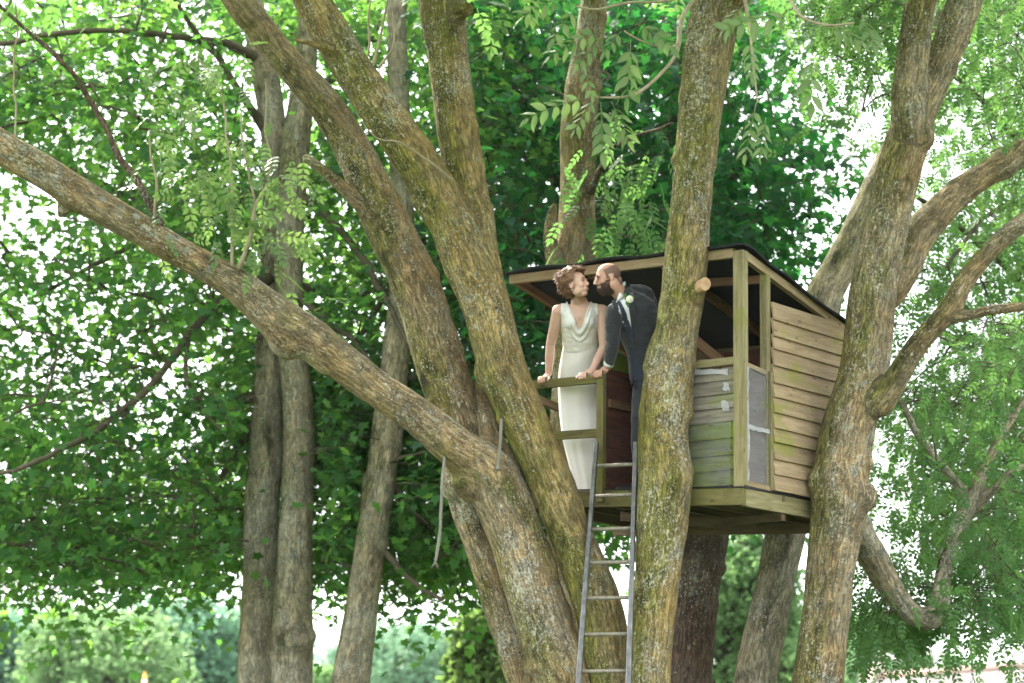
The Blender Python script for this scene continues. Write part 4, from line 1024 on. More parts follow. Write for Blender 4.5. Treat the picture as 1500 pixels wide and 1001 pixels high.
def marquee():
    Yc = 50.0; top = P(212, 988, Yc)
    t_ = thing('marquee', 'white tent top with a gold ball finial in front of the shrubs', 'tent', (top.x, top.y, 0)); off = tuple(t_.location)
    M_CV = plain('white_canvas', (.78, .77, .73), .7, .2, var=.05, scale=3); n = 24
    c = Vector((top.x, top.y, 0)); h = top.z - .22
    V = []; F = []
    prof = [(.05, h), (.16, h - .12), (.35, h - .36), (.8, h - .75), (1.6, h - 1.15), (2.6, h - 1.45)]
    for r, z in prof:
        for k in range(n): a = 2 * math.pi * k / n; V.append(c + Vector((math.cos(a) * r, math.sin(a) * r, z + (.05 * (r / 2.6) * (1 if k % 3 == 0 else -.3)))))
    for j in range(len(prof) - 1):
        for k in range(n): F.append((j * n + k, j * n + (k + 1) % n, (j + 1) * n + (k + 1) % n, (j + 1) * n + k))
    mb = MB(); mb.add(V, F); mb.build('canopy', M_CV, t_, True, off)
    mb = MB(); V = [c + Vector((math.cos(2 * math.pi * k / n) * 2.58, math.sin(2 * math.pi * k / n) * 2.58, z)) for z in (0, h - 1.42) for k in range(n)]
    mb.add(V, [(k, (k + 1) % n, n + (k + 1) % n, n + k) for k in range(n)]); mb.build('wall', M_CV, t_, True, off)
    M_G = plain('gold_paint', (.75, .42, .05), .35, .5, .3)
    mb = MB(); mb.tube([c, c + Vector((0, 0, h + .12))], [.05, .05], 8, False); mb.build('pole', M_CV, t_, True, off)
    mb = MB(); mb.ell(c + Vector((0, 0, h + .15)), (.055, .055, .07)); mb.ell(c + Vector((0, 0, h + .05)), (.075, .075, .03)); mb.ell(c + Vector((0, 0, h + .235)), (.025, .025, .04)); mb.build('finial', M_G, t_, True, off)
marquee()

def shrub(label, px, top, hw, Y, ca, cb, n=7000, leaf=.15, grp='shrubs and trees beyond the lawn', seed=0, dome=1.0):
    """distant rounded tree: stem, boughs and leaves gathered in many small tufts over the crown's volume"""
    n = int(n * 2.0); leaf *= .66
    ct = P(px, top, Y); R = hw * Y / FPX; zt = ct.z; zc = zt - R * dome
    t_ = thing('shrub_tree', label, 'tree', (ct.x, Y, 0), grp); off = (ct.x, Y, 0.0)
    mat = leaf_material('far_leaf', ca, tuple(x * 1.15 for x in cb), tuple(x * 2.2 for x in ca), tuple(x * 2.2 for x in cb), .42, .6)  # part of the distance haze is put into these paler, bluer leaf colours
    A = spline([(ct.x, Y, 0, .22), (ct.x + .1, Y, zc * .5, .16), (ct.x, Y, max(zc, 1), .10), (ct.x, Y, zt - R * .3, .04)], .3)
    mb = MB(); mb.tube([a[:3] for a in A], [float(a[3]) for a in A], 8); me = mb.mesh('trunk', M_TWIG, True, off); part('trunk', me, t_)
    nt_ = 420; d = rng.normal(size=(nt_, 3)); d /= np.linalg.norm(d, axis=1)[:, None]; d[:, 2] = np.where(d[:, 2] < -.55, -d[:, 2], d[:, 2])
    rad = rng.uniform(.62, 1.0, nt_) * (.72 + .5 * vnoise(d * 2 + seed * 5, 1.6, seed))
    C = np.array([ct.x, Y, zc]) + d * rad[:, None] * np.array([R, R, R * dome])
    C[:, 2] = np.maximum(C[:, 2], .5)
    per = n // nt_; ci = np.repeat(np.arange(nt_), per); N = len(ci)
    pos = C[ci] + rng.normal(size=(N, 3)) * R * .085
    az = rng.uniform(0, 6.28, N); me = leaves_mesh('crown', pos, az, rng.normal(-.4, .6, N), rng.normal(0, .6, N), rng.uniform(leaf * .6, leaf * 1.3, N), T_SIM, mat, rng.random(nt_)[ci], off)
    o = part('crown', me, t_); o['kind'] = 'stuff'
    segs = [((ct.x, Y, max(.6, zc * rng.uniform(.5, 1.0))), C[i], .05, .015) for i in range(0, nt_, 4)]
    tw = part('twigs', twig_mesh('twigs', segs, M_TWIG, off), t_); tw['kind'] = 'stuff'
G_ = (.10, .19, .07); G2_ = (.17, .27, .09); GB = (.07, .16, .11)
shrub('bright yellow-green rounded tree directly behind the white tent top', 150, 888, 125, 56, (.11, .20, .085), (.18, .28, .11), 9000, .17, seed=1)
shrub('tall blue-green tree behind the yellow-green one, beside the twin trunks', 285, 862, 140, 62, (.08, .175, .115), (.14, .25, .14), 9000, .18, seed=2)
shrub('dark blue-green tree at the far left edge of the lawn', -5, 900, 75, 60, (.06, .14, .10), (.10, .20, .12), 5000, .17, seed=3)
shrub('pale hazy tree behind the hanging frayed rope', 600, 905, 100, 75, (.13, .23, .15), (.19, .31, .18), 6000, .20, seed=4)
shrub('low light green tree between the twin trunks and the slanting trunk', 475, 975, 50, 66, (.12, .22, .08), (.18, .3, .1), 3000, .18, seed=5)
shrub('yellow-green ash sapling left of the leaning back ash stem', 705, 880, 60, 34, (.085, .15, .04), (.14, .21, .05), 5500, .12, seed=6, dome=2.2)
shrub('soft green tree seen between the dark trunk and the leaning grey stem', 1085, 755, 105, 40, (.085, .16, .06), (.14, .23, .08), 9000, .15, seed=7, dome=2.2)
shrub('light green bush under the platform by the big forked ash', 1150, 905, 55, 52, (.13, .23, .09), (.19, .31, .11), 4500, .15, seed=8)
shrub('misty green tree behind the cottage chimney', 1300, 893, 75, 72, (.12, .22, .11), (.18, .3, .13), 5000, .20, seed=9)
shrub('small round tree behind the cottage roof ridge', 1385, 958, 45, 78, (.10, .20, .09), (.16, .28, .11), 3500, .20, seed=10)
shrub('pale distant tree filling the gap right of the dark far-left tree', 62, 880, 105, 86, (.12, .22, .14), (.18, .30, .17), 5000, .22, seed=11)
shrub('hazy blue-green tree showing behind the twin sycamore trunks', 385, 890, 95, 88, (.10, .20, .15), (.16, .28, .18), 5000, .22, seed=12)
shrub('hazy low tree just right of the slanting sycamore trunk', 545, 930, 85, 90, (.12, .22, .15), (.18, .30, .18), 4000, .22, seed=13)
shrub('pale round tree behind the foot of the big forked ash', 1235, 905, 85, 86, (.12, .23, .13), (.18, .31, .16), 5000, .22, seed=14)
# ------------------------------------------------------------------ people
def skin_material(name, base, red):
    t = NT(name); co = t.n('ShaderNodeTexCoord').outputs['Object']
    a = t.noise(co, 14, 4, .6); b = t.noise(co, 160, 3, .6)
    c = t.mix(t.ramp(a, .35, .68), base, red)
    nd = t.n('ShaderNodeBsdfPrincipled'); t.l(c, nd.inputs['Base Color']); nd.inputs['Roughness'].default_value = .48
    nd.inputs['Specular IOR Level'].default_value = .35; nd.inputs['Subsurface Weight'].default_value = .12
    nd.inputs['Subsurface Radius'].default_value = (.012, .004, .002); nd.inputs['Subsurface Scale'].default_value = .6
    t.l(t.bump(b, .12, .001), nd.inputs['Normal']); return t.done(nd.outputs[0])
M_SKIN1 = skin_material('fair_skin', (.64, .43, .34), (.63, .375, .295))
M_SKIN2 = skin_material('warm_skin', (.52, .30, .22), (.50, .26, .19))
def cloth(name, col, rough=.8, scale=300, sheen=.2, bump=.2, var=.1):
    t = NT(name); co = t.n('ShaderNodeTexCoord').outputs['Object']; a = t.noise(co, scale, 2, .6); b = t.noise(co, 6, 4, .6)
    c = t.mix(t.ramp(b, .3, .7), tuple(x * (1 - var) for x in col), tuple(min(1, x * (1 + var)) for x in col))
    return t.done(t.bsdf(c, rough, t.bump(a, bump, .001), .3, 0, sheen))
M_DRESS = cloth('ivory_crepe', (.79, .775, .74), .55, 250, .15, .08, .02)
M_SUIT = cloth('charcoal_wool', (.023, .025, .031), .85, 420, .4, .3, .12)
M_LAPEL = cloth('charcoal_lapel', (.018, .020, .026), .8, 420, .4, .3, .1)
M_TROU = cloth('dark_trousers', (.024, .027, .035), .85, 420, .3, .3, .15)
M_SHIRT = cloth('white_shirt', (.76, .77, .80), .7, 300, .1, .1, .02)
M_TIE = cloth('navy_tie', (.022, .028, .05), .5, 300, .2, .1, .1)
M_SHOE = plain('black_leather', (.015, .014, .014), .3, .5, var=.2)
M_HAIR1 = plain('brown_hair', (.17, .082, .040), .55, .4, var=.45, scale=45)
M_HAIR2 = plain('cropped_dark_hair', (.20, .118, .095), .75, .2, var=.35, scale=120, bump=.5)
M_BEARD = plain('dark_brown_beard', (.075, .043, .030), .75, .25, var=.5, scale=90, bump=.8)
M_EYEW = plain('eye_white', (.30, .27, .26), .25, .5, var=.02); M_IRIS = plain('dark_iris', (.03, .022, .018), .2, .5)
M_LIP1 = plain('lips_rose', (.50, .17, .15), .4, .4, var=.1); M_LIP2 = plain('lips_muted', (.38, .18, .15), .5, .3, var=.1); M_TEETH = plain('teeth', (.75, .73, .68), .3, .5, var=.02)
M_GOLD = plain('gold_jewellery', (.8, .65, .35), .25, .5, .8)

def frame(fwd, up, c):
    y = Vector(fwd).normalized(); z = Vector(up); z = (z - y * z.dot(y)).normalized(); x = y.cross(z)
    return Matrix(((x[0], y[0], z[0], c[0]), (x[1], y[1], z[1], c[1]), (x[2], y[2], z[2], c[2]), (0, 0, 0, 1)))

def head_shapes(mb, M, male=False):
    k = 1.0 if male else .0
    e = lambda c, r: mb.ell(c, r, M, 18, 12)
    e((0, -.018, .036), (.076, .097, .084)); e((0, .028, .012), (.066, .062, .072)); e((0, .030, -.036), (.056, .058, .070))
    e((0, .052, -.088), (.030, .030, .022)); e((0, .02, -.07), (.048, .048, .034))
    for s_ in (-1, 1):
        e((s_ * .036, .016, -.062), (.026, .042, .032)); e((s_ * .036, .060, -.026), (.023, .022, .022))
        e((s_ * .031, .078 + .003 * k, .024), (.027, .010, .008)); e((s_ * .077, -.008, -.012), (.009, .019, .031)); e((s_ * .079, -.014, -.002), (.006, .012, .016))
        e((s_ * (.009 + .003 * k), .094 + .004 * k, -.029), (.0075 + .0015 * k, .010, .007))
    mb.tube([M @ Vector((0, .083, .018)), M @ Vector((0, .094 + .004 * k, -.004)), M @ Vector((0, .103 + .008 * k, -.023))], [.007, .008 + .002 * k, .0095 + .003 * k], 10)
    e((0, .086, -.053), (.023, .010, .007)); e((0, .083, -.066), (.020, .011, .008)); e((0, .075, -.058), (.03, .018, .018))

def face_parts(parent, off, M, lip, smile=True, teeth=True, brow_mat=None):
    for s_ in (-1, 1):
        mb = MB(); mb.ell((s_ * .031, .0775, .005), (.0125, .0095, .0055), M, 12, 8); ey = mb.build('eye', M_EYEW, parent, True, off)
        mb = MB(); mb.ell((s_ * .031, .0845, .0048), (.0058, .004, .0056), M, 10, 8); mb.build('iris', M_IRIS, ey, True, off)
        mb = MB(); mb.tube([M @ Vector((s_ * a, b, c)) for a, b, c in ((.045, .0775, .010), (.032, .0885, .0120), (.018, .085, .009))], [.0018, .0026, .0018], 6); mb.build('eyelash', M_IRIS, ey, True, off)
        mb = MB(); mb.tube([M @ Vector((s_ * a, b, c)) for a, b, c in ((.052, .076, .026), (.038, .0895, .032), (.016, .0925, .027))], [.0022, .0042, .0032], 6); mb.build('eyebrow', brow_mat, parent, True, off)
    up_ = .004 if smile else 0
    w_ = .027 if smile else .02
    ul = [(-w_, .074, -.054 + up_), (-.012, .0915, -.0525), (0, .0955, -.0515), (.012, .0915, -.0525), (w_, .074, -.054 + up_)]
    ll = [(-w_, .074, -.055 + up_), (-.012, .0895, -.066), (0, .0935, -.069), (.012, .0895, -.066), (w_, .074, -.055 + up_)]
    mb = MB(); mb.tube([M @ Vector(p) for p in ul], [.001, .0038, .0042, .0038, .001], 8); mb.tube([M @ Vector(p) for p in ll], [.001, .0042, .005, .0042, .001], 8); mb.build('lips', lip, parent, True, off)
    if teeth:
        mb = MB(); mb.tube([M @ Vector(p) for p in ((-.02, .079, -.056), (0, .0925, -.060), (.02, .079, -.056))], [.003, .0048, .003], 8); mb.build('teeth', M_TEETH, parent, True, off)

def grip_hand(mb, wrist, along, out, up, c, thumb=1, s=1.0, curl=1.0, spread=.0185):
    """hand laid over a rail at c (top centre): four fingers over the front edge, thumb out to the side"""
    along, out, up = Vector(along).normalized(), Vector(out).normalized(), Vector(up).normalized(); c = Vector(c); wrist = Vector(wrist)
    Q = lambda a, o, u: c + along * a * s + out * o * s + up * u * s
    pm = Q(0, -.022, .028)
    mb.tube([wrist, wrist * .45 + pm * .55, pm], [(.026 * s, .021 * s), (.036 * s, .019 * s), (.041 * s, .0145 * s)], 12, True, along)
    mb.tube([pm, Q(0, .012, .027)], [(.041 * s, .0145 * s), (.039 * s, .012 * s)], 12, True, along)
    for i, (k, ln) in enumerate(((-1.5, .86), (-.5, 1.0), (.5, .95), (1.5, .78))):
        a = k * spread; a2 = a * 1.06
        mb.tube([Q(a, .010, .027), Q(a2, .030 * ln + .006, .024 + .002 * i), Q(a2, .047 * ln, .004 - .002 * i), Q(a2 * .98, .047 * ln - .002, -.022 * ln * curl)], [.0098 * s, .0094 * s, .0088 * s, .0076 * s], 9)
    mb.tube([Q(thumb * .030, -.026, .024), Q(thumb * .052, -.006, .016), Q(thumb * .060, .016, .004), Q(thumb * .058, .030, -.008)], [.0125 * s, .0115 * s, .0105 * s, .0085 * s], 9)

def seg_dist(V, A, B):
    A, B = np.asarray(A), np.asarray(B); d = B - A; t = np.clip(((V - A) @ d) / (d @ d), 0, 1)
    return np.linalg.norm(V - (A + t[:, None] * d), axis=1)

def shell(name, V, N, F, keep, push, mat, parent, off):
    """garment or hair lying on the body: chosen faces pushed out along the normals"""
    kf = keep[F].all(axis=1); Fk = F[kf]; u, inv = np.unique(Fk, return_inverse=True)
    pv = push[u] if hasattr(push, '__len__') else push
    Vk = V[u] + N[u] * (np.asarray(pv).reshape(-1, 1) if hasattr(pv, '__len__') else pv) - np.asarray(off)
    return part(name, np_mesh(name, Vk, inv.reshape(-1, 4), mat, True), parent)

FN = Vector((-math.sin(TH), -math.cos(TH), 0)); RX = Vector((math.cos(TH), -math.sin(TH), 0)); UP = Vector((0, 0, 1))

def bride():
    B0 = 18.86; foot = HM @ HI.to_3x3().inverted().to_3d().__class__() if False else None
    base = P(868, 722, 18.86); fz = (HM @ Vector((-1.45, .35, pz(-1.45)))).z
    t_ = thing('person', 'woman in a sleeveless ivory dress with a cowl neck, both hands on the veranda rail', 'person', (base.x, base.y, fz)); off = tuple(t_.location)
    mb = MB(); rx = (1, 0, 0)
    # trunk and legs
    T_ = [(856, 600, .120, .11), (853, 562, .150, .120), (852, 530, .145, .115), (851, 507, .132, .108), (850, 486, .138, .115), (849.5, 470, .146, .120), (849.5, 458, .150, .100), (849.5, 450, .125, .080), (848.5, 444, .070, .062)]
    BY = lambda y: float(np.interp(y, [400, 444, 458, 470, 486, 507, 530, 562, 600], [18.40, 18.47, 18.50, 18.54, 18.60, 18.67, 18.74, 18.81, 18.86]))
    mb.tube([P(a, b, BY(b)) for a, b, c, d in T_], [(c, d) for a, b, c, d in T_], 28, True, rx)
    for s_ in (-1, 1):
        mb.ell(P(849.5 + s_ * 11.5, 471, BY(471) - .080), (.056, .052, .058))
        hp = P(860 + s_ * 12, 600, B0); kn = P(862 + s_ * 9, 655, B0 + .02); an = P(869 + s_ * 8, 708, B0 + .03); an.z = max(an.z, fz + .06)
        mb.tube([hp, kn, an], [.075, .050, .034], 14); to = an + Vector((s_ * .02, -.09, -.045)); mb.tube([an + Vector((0, .03, -.03)), an + Vector((0, -.05, -.035)), to], [.030, .032, .022], 12)
    mb.tube([P(849, 449, BY(449)), P(847.5, 441, 18.44), P(845, 431, 18.39)], [.060, .050, .049], 16)
    hc = P(843.5, 417.5, 18.31); HMx = frame((.88, -.45, .20), (-.26, .10, 1), hc); head_shapes(mb, HMx)
    # arms, reaching down to the rail
    rL, rR = RAIL_TOP(797), RAIL_TOP(856.5)
    cL = HM @ (rL + Vector((0, 0, .0))); cR = HM @ rR
    sL, eL = P(818, 456, 18.50), P(806.5, 505, 18.66); sR, eR = P(882, 456, 18.50), P(884.5, 509, 18.50)
    wL = cL - FN * .045 + UP * .062 + RX * .012; wR = cR - FN * .045 + UP * .06 + RX * .045
    for s0, e0, w0 in ((sL, eL, wL), (sR, eR, wR)):
        mb.tube([s0 * .55 + P(849.5, 456, 18.50) * .45, s0], [.055, .054], 14)
        mb.tube([s0, s0 * .5 + e0 * .5, e0, e0 * .6 + w0 * .4, w0], [.052, .045, .037, .038, .0265], 16)
    grip_hand(mb, wL, RX, FN, UP, cL, 1, .95); grip_hand(mb, wR, RX * .96 - FN * .12, FN, UP, cR, -1, .95)
    V, N, F = remesh(mb, .0042, 3, .5)
    body = part('body', np_mesh('body', V - np.asarray(off), F, M_SKIN1), t_)
    pp = proj(V); arm = np.minimum.reduce([seg_dist(V, sL, eL), seg_dist(V, eL, wL), seg_dist(V, sR, eR), seg_dist(V, eR, wR)])
    dress_poly = [(821.5, 440), (829, 439), (838, 461), (845, 480), (848.5, 483), (852, 480), (859, 461), (867.5, 438), (874.5, 438), (876.2, 455), (876.5, 472), (878, 495), (881, 516), (821, 516), (820.5, 490), (820.5, 470), (821, 455)]
    front = inpoly(pp[:, 0], pp[:, 1], dress_poly) & (N[:, 1] < .25)
    back = (N[:, 1] >= .1) & (pp[:, 1] > 447) & (pp[:, 1] < 516) & (pp[:, 0] > 818) & (pp[:, 0] < 879)
    keep = (front | back) & (arm > .046)
    push = .007 + .010 * np.clip((pp[:, 1] - 455) / 40, 0, 1) * (fbm(V * np.array([1, 1, 2.2]), 26, 3, 2))
    shell('bodice', V, N, F, keep, push, M_DRESS, t_, off)
    # cowl: cloth hung between the straps in soft swags
    tree = BVHTree.FromPolygons([tuple(v) for v in V], [tuple(f) for f in F])
    def on_body(px, py, lift):
        o = Vector((0, 0, CAMZ)); d = (P(px, py, 10) - o).normalized(); h = tree.ray_cast(o, d)
        p = h[0] if h[0] is not None else P(px, py, 18.45)
        return p - d * lift
    nu, nv = 36, 30; V2 = []; F2 = []
    for j in range(nv + 1):
        v = j / nv
        for i in range(nu + 1):
            u = -1 + 2 * i / nu; a = abs(u) ** 1.7
            x0, y0 = 848.5 + u * 17.0, 484.5 - a * 37; x1, y1 = 849.5 + u * 26.0, 509 - a * 30
            vv = v ** .9; x, y = x0 + (x1 - x0) * vv, y0 + (y1 - y0) * vv
            sw = math.sin(v * 15.0 - 1.2 + .6 * u) * (1 - abs(u) ** 3) * (1 - v * .45)
            lift = .014 + .012 * (1 - abs(u) ** 2) * (1 - v) + .008 * sw
            if v > .9: lift *= .4 + .6 * (1 - v) / .1
            V2.append(on_body(x, y, lift))
    # blur the depths so the swags hang free of the body's bumps
    A2 = np.array([tuple(p) for p in V2]).reshape(nv + 1, nu + 1, 3); dep = A2[:, :, 1].copy()
    for _ in range(6): dep[1:-1, 1:-1] = (dep[1:-1, 1:-1] * 2 + dep[:-2, 1:-1] * .5 + dep[2:, 1:-1] * .5 + dep[1:-1, :-2] * 1.5 + dep[1:-1, 2:] * 1.5) / 6
    A2[:, :, 1] = np.minimum(dep, A2[:, :, 1] + .004)
    for j in range(nv):
        for i in range(nu): q = j * (nu + 1) + i; F2.append((q, q + nu + 1, q + nu + 2, q + 1))
    part('cowl', np_mesh('cowl', A2.reshape(-1, 3) - np.asarray(off), np.array(F2), M_DRESS), t_)
    hm = MB()
    for line in ([(830, 443), (833.5, 450), (838, 461), (842, 473), (845, 480.5), (848.5, 484)], [(866, 443), (863, 450), (859, 461), (855, 473), (852, 480.5), (848.5, 484)]):
        q = np.array(line, float); k = np.linspace(0, len(q) - 1, 22); hm.tube([on_body(np.interp(z_, range(len(q)), q[:, 0]), np.interp(z_, range(len(q)), q[:, 1]), .008) for z_ in k], [.0055] * 22, 8)
    hm.build('neckline_hem', M_DRESS, t_, True, off)
    # skirt
    prof = [(500, 826.5, 876.5, .118), (507, 825, 878, .121), (520, 822, 879, .130), (540, 818.5, 880, .142), (562, 817, 881.5, .150), (600, 818.5, 885, .155), (640, 823, 890, .162), (680, 833, 894.5, .172), (712, 841, 897.5, .182), (724, 843.5, 899, .188)]
    nz_, na = 70, 120; V3 = []
    for j in range(nz_ + 1):
        y = 500 + (724 - 500) * j / nz_; q = np.array(prof)
        l, r, dp = (np.interp(y, q[:, 0], q[:, k]) for k in (1, 2, 3)); cpt = P((l + r) / 2, y, BY(y)); hw = (r - l) / 2 * mpp(B0)
        k = max(0, (y - 515) / 209)
        for i in range(na):
            a = 2 * math.pi * i / na
            f = 1 + .022 * k * math.sin(a * 7 + 2.2 * k) + .034 * k * k * math.sin(a * 4 + 1.0 + 1.5 * k) + .018 * k * math.sin(a * 13 + y * .02)
            dy = math.sin(a) * dp * f
            # soft swag lines across the lap
            dy -= .013 * math.sin((y - 515) * .11 + math.cos(a) * 2.2) * max(0, -math.sin(a)) * max(0, 1 - k * 1.2) * (1 if y > 512 else 0)
            V3.append((cpt.x + math.cos(a) * hw * f, cpt.y + dy, max(cpt.z, fz + .004)))
    V3 = np.array(V3); i_ = np.arange(nz_)[:, None] * na + np.arange(na)[None, :]; i2 = np.arange(nz_)[:, None] * na + (np.arange(na)[None, :] + 1) % na
    F3 = np.stack([i_, i_ + na, i2 + na, i2], -1).reshape(-1, 4)
    part('skirt', np_mesh('skirt', V3 - np.asarray(off), F3, M_DRESS), t_)
    face_parts(t_, off, HMx, M_LIP1, True, True, M_HAIR1)
    # hair: short, thick and tousled
    Hi = HMx.inverted(); Vl = np.array([tuple(Hi @ Vector(v)) for v in V[pp[:, 1] < 452]]); sel = np.where(pp[:, 1] < 452)[0]
    L_ = np.zeros((len(V), 3)) - 9; L_[sel] = Vl
    line = .052 + .028 * np.clip(np.abs(L_[:, 0]) / .07, 0, 1) ** 2 * 0
    hair = (L_[:, 2] > -.055) & ((L_[:, 1] < .030 + .30 * np.clip(L_[:, 2] - .055, -.02, .06)) | (L_[:, 2] > .078)) & ~((L_[:, 1] > -.012) & (L_[:, 2] < .022)) & ~((np.abs(L_[:, 0]) > .068) & (L_[:, 1] > -.03) & (L_[:, 2] < .018))
    sh = shell('hair', V, N, F, hair, .016 + .022 * fbm(V, 48, 4, 2) + .012 * np.clip(L_[:, 2] / .1, 0, 1), M_HAIR1, t_, off)
    mb = MB(); hv = np.where(hair)[0]; r2 = np.random.default_rng(3)
    for q in r2.choice(hv, 620):
        p = Vector(V[q]); nrm = Vector(N[q]); lp = Vector(L_[q])
        flow = (HMx.to_3x3() @ Vector((lp.x * 3, .9 if lp.z > .07 and lp.y > -.02 else -.55, .15 if lp.z > .05 else -.9))).normalized()
        ln = r2.uniform(.022, .040); b0 = p + nrm * .012; m_ = b0 + nrm * .020 + flow * ln * .4; e_ = b0 + nrm * (.006 + .012 * r2.random()) + flow * ln + Vector(r2.normal(size=3)) * .006
        mb.tube([b0, m_, e_], [.0045, .0042, .0014], 4, False)
    mb.build('curls', M_HAIR1, sh, True, off)
    mb = MB()
    for k in range(24):
        a = k / 23; x = 840 + 18 * a; y = 449 + 16 * (1 - (2 * a - 1) ** 2); mb.ell(on_body(x, y, .003), (.0016, .0016, .0016), None, 6, 4)
    mb.ell(on_body(849, 468, .006), (.005, .003, .008), None, 8, 6); mb.build('necklace', M_GOLD, t_, True, off)
    mb = MB(); mb.ell(HMx @ Vector((.084, -.004, -.052)), (.004, .004, .010), None, 8, 6); mb.build('earring', M_GOLD, t_, True, off)
bride()

def groom():
    Gd = 18.46; fz = (HM @ Vector((-.85, .3, pz(-.85)))).z; base = P(940, 712, Gd)
    t_ = thing('person', 'bearded man in a charcoal suit leaning towards the woman, one hand on the rail post', 'person', (base.x, base.y, fz)); off = tuple(t_.location)
    rx = (1, 0, .35)
    spine = [(955, 575, .150, .115), (953, 545, .152, .118), (949, 518, .150, .116), (940, 490, .165, .120), (931, 468, .178, .122), (925, 452, .168, .110), (922, 441, .115, .085)]
    GY = lambda y: float(np.interp(y, [400, 440, 455, 470, 490, 518, 545, 575], [18.16, 18.20, 18.23, 18.27, 18.32, 18.39, 18.45, 18.48]))
    hc = P(889.5, 408.5, 18.14); HMx = frame((-.92, -.30, -.20), (-.12, .0, 1), hc)
    nb, nm, nh = P(917, 441, GY(441)), P(908, 430, 18.17), P(898, 418, 18.12)
    sh1, el1 = P(901, 457, 18.14), P(897.5, 503, 18.22)
    cH = HM @ HF(880, 549.5, -.022); wr = cH - FN * .035 + UP * .062 + RX * .048
    sh2, el2, wr2 = P(944, 433, 18.28), P(968, 480, 18.45), P(968, 525, 18.42)
    hipL, kneeL, ankL = P(945, 570, Gd - .03), P(938.5, 612, Gd - .12), P(941, 690, Gd); ankL.z = fz + .09
    hipR, kneeR, ankR = P(966, 570, Gd + .06), P(972, 630, Gd + .02), P(978, 690, Gd + .12); ankR.z = fz + .09
    mb = MB()
    mb.tube([P(a, b, GY(b)) for a, b, c, d in spine], [(c * .86, d * .86) for a, b, c, d in spine], 24, True, rx)
    mb.tube([nb, nm, nh], [.062, .060, .060], 16); head_shapes(mb, HMx, True)
    mb.ell((0, -.085, -.03), (.05, .03, .05), HMx)
    for a, b, c in ((sh1, el1, wr), (sh2, el2, wr2)): mb.tube([a, b, c], [.05, .04, .028], 14)
    grip_hand(mb, wr, RX, FN, UP, cH, -1, 1.06)
    mb.tube([wr2, wr2 + Vector((-.01, -.02, -.09))], [(.03, .016), (.036, .014)], 10)
    for k in range(4): q = wr2 + Vector((-.028 + .018 * k, -.02, -.09)); mb.tube([q, q + Vector((0, -.01, -.04)), q + Vector((0, .005, -.07))], [.0095, .009, .007], 8)
    q = wr2 + Vector((.03, -.03, -.03)); mb.tube([q, q + Vector((.015, -.02, -.04)), q + Vector((.01, -.02, -.065))], [.011, .010, .008], 8)
    for a, b, c in ((hipL, kneeL, ankL), (hipR, kneeR, ankR)):
        mb.tube([a, b, c], [.072, .050, .036], 14); mb.tube([c, c + Vector((-.05, -.02, -.045)), c + Vector((-.11, -.05, -.055))], [.036, .028, .020], 10)
    V, N, F = remesh(mb, .0042, 3, .5)
    part('body', np_mesh('body', V - np.asarray(off), F, M_SKIN2), t_)
    # head-local coordinates for hair and beard
    pp = proj(V); sel = (pp[:, 1] < 448) & (pp[:, 0] < 925); Hi = np.array(HMx.inverted()); L_ = np.zeros((len(V), 3)) - 9
    L_[sel] = V[sel] @ Hi[:3, :3].T + Hi[:3, 3]
    x, y, z = np.abs(L_[:, 0]), L_[:, 1], L_[:, 2]
    ear = (x > .070) & (y > -.032) & (y < .014) & (z < .022)
    wob = .010 * (fbm(V, 60, 12, 2) - .5)
    hair = (z > -.075) & (z + wob < .094 - .30 * np.clip(y + .06, 0, .2)) & (y + wob < .030 + .20 * np.clip(z, 0, .06)) & ~ear & ~((z < -.012) & (y > -.045 + .3 * np.clip(z + .012, -.05, 0))) & (x + np.clip(-y - .03, 0, 1) > .018)
    shell('hair', V, N, F, hair, .0012 + .0016 * fbm(V, 160, 4, 2), M_HAIR2, t_, off)
    beard = (z + wob < -.036 + .030 * np.clip(x / .06 - .3, 0, 1) * (y < .045)) & (z > -.125) & (y > -.014) & ~ear & ~((x < .034) & (y > .062) & (z > -.040)) & ~((x < .030) & (z < -.054) & (z > -.066) & (y > .075)) & ~((x < .045) & (y > .06) & (z > -.03))
    drop = np.clip((-.05 - z) / .05, 0, 1)
    bsh = shell('beard', V, N, F, beard, .002 + .006 * drop + .004 * fbm(V, 90, 8, 2), M_BEARD, t_, off)
    mb = MB(); bv = np.where(beard & (z < -.055))[0]; r2 = np.random.default_rng(5)
    dn = HMx.to_3x3() @ Vector((0, .35, -1))
    for q_ in r2.choice(bv, 420):
        p = Vector(V[q_]); n_ = Vector(N[q_]); l_ = r2.uniform(.008, .016); mb.tube([p + n_ * .006, p + n_ * .010 + dn * l_ * .5, p + n_ * .009 + dn * l_ + Vector(r2.normal(size=3)) * .003], [.0026, .0022, .0008], 4, False)
    mb.build('whiskers', M_BEARD, bsh, True, off)
    face_parts(t_, off, HMx, M_LIP2, True, False, M_BEARD)
    # jacket
    mb = MB()
    sp = [(952, 552, .160, .128), (950, 530, .160, .128), (947, 512, .158, .126), (939, 488, .172, .128), (931, 468, .186, .130), (926, 452, .178, .118), (922, 442, .125, .092), (917, 434, .080, .078)]
    mb.tube([P(a, b, GY(b)) for a, b, c, d in sp], [(c, d) for a, b, c, d in sp], 30, True, rx)
    cuff = wr + (el1 - wr).normalized() * .048
    mb.tube([P(926, 450, 18.22) * .6 + sh1 * .4, sh1], [.085, .074], 16); mb.tube([P(926, 448, 18.22) * .5 + sh2 * .5, sh2], [.085, .074], 16); mb.tube([P(920, 427, 18.20), P(932, 427, 18.24), P(943, 430, 18.27)], [.052, .058, .064], 16)
    mb.tube([sh1, sh1 * .5 + el1 * .5 + Vector((-.006, 0, 0)), el1, el1 * .5 + cuff * .5, cuff], [.073, .063, .055, .050, .044], 18)
    mb.tube([sh2, sh2 * .5 + el2 * .5, el2, wr2], [.074, .064, .055, .045], 18)
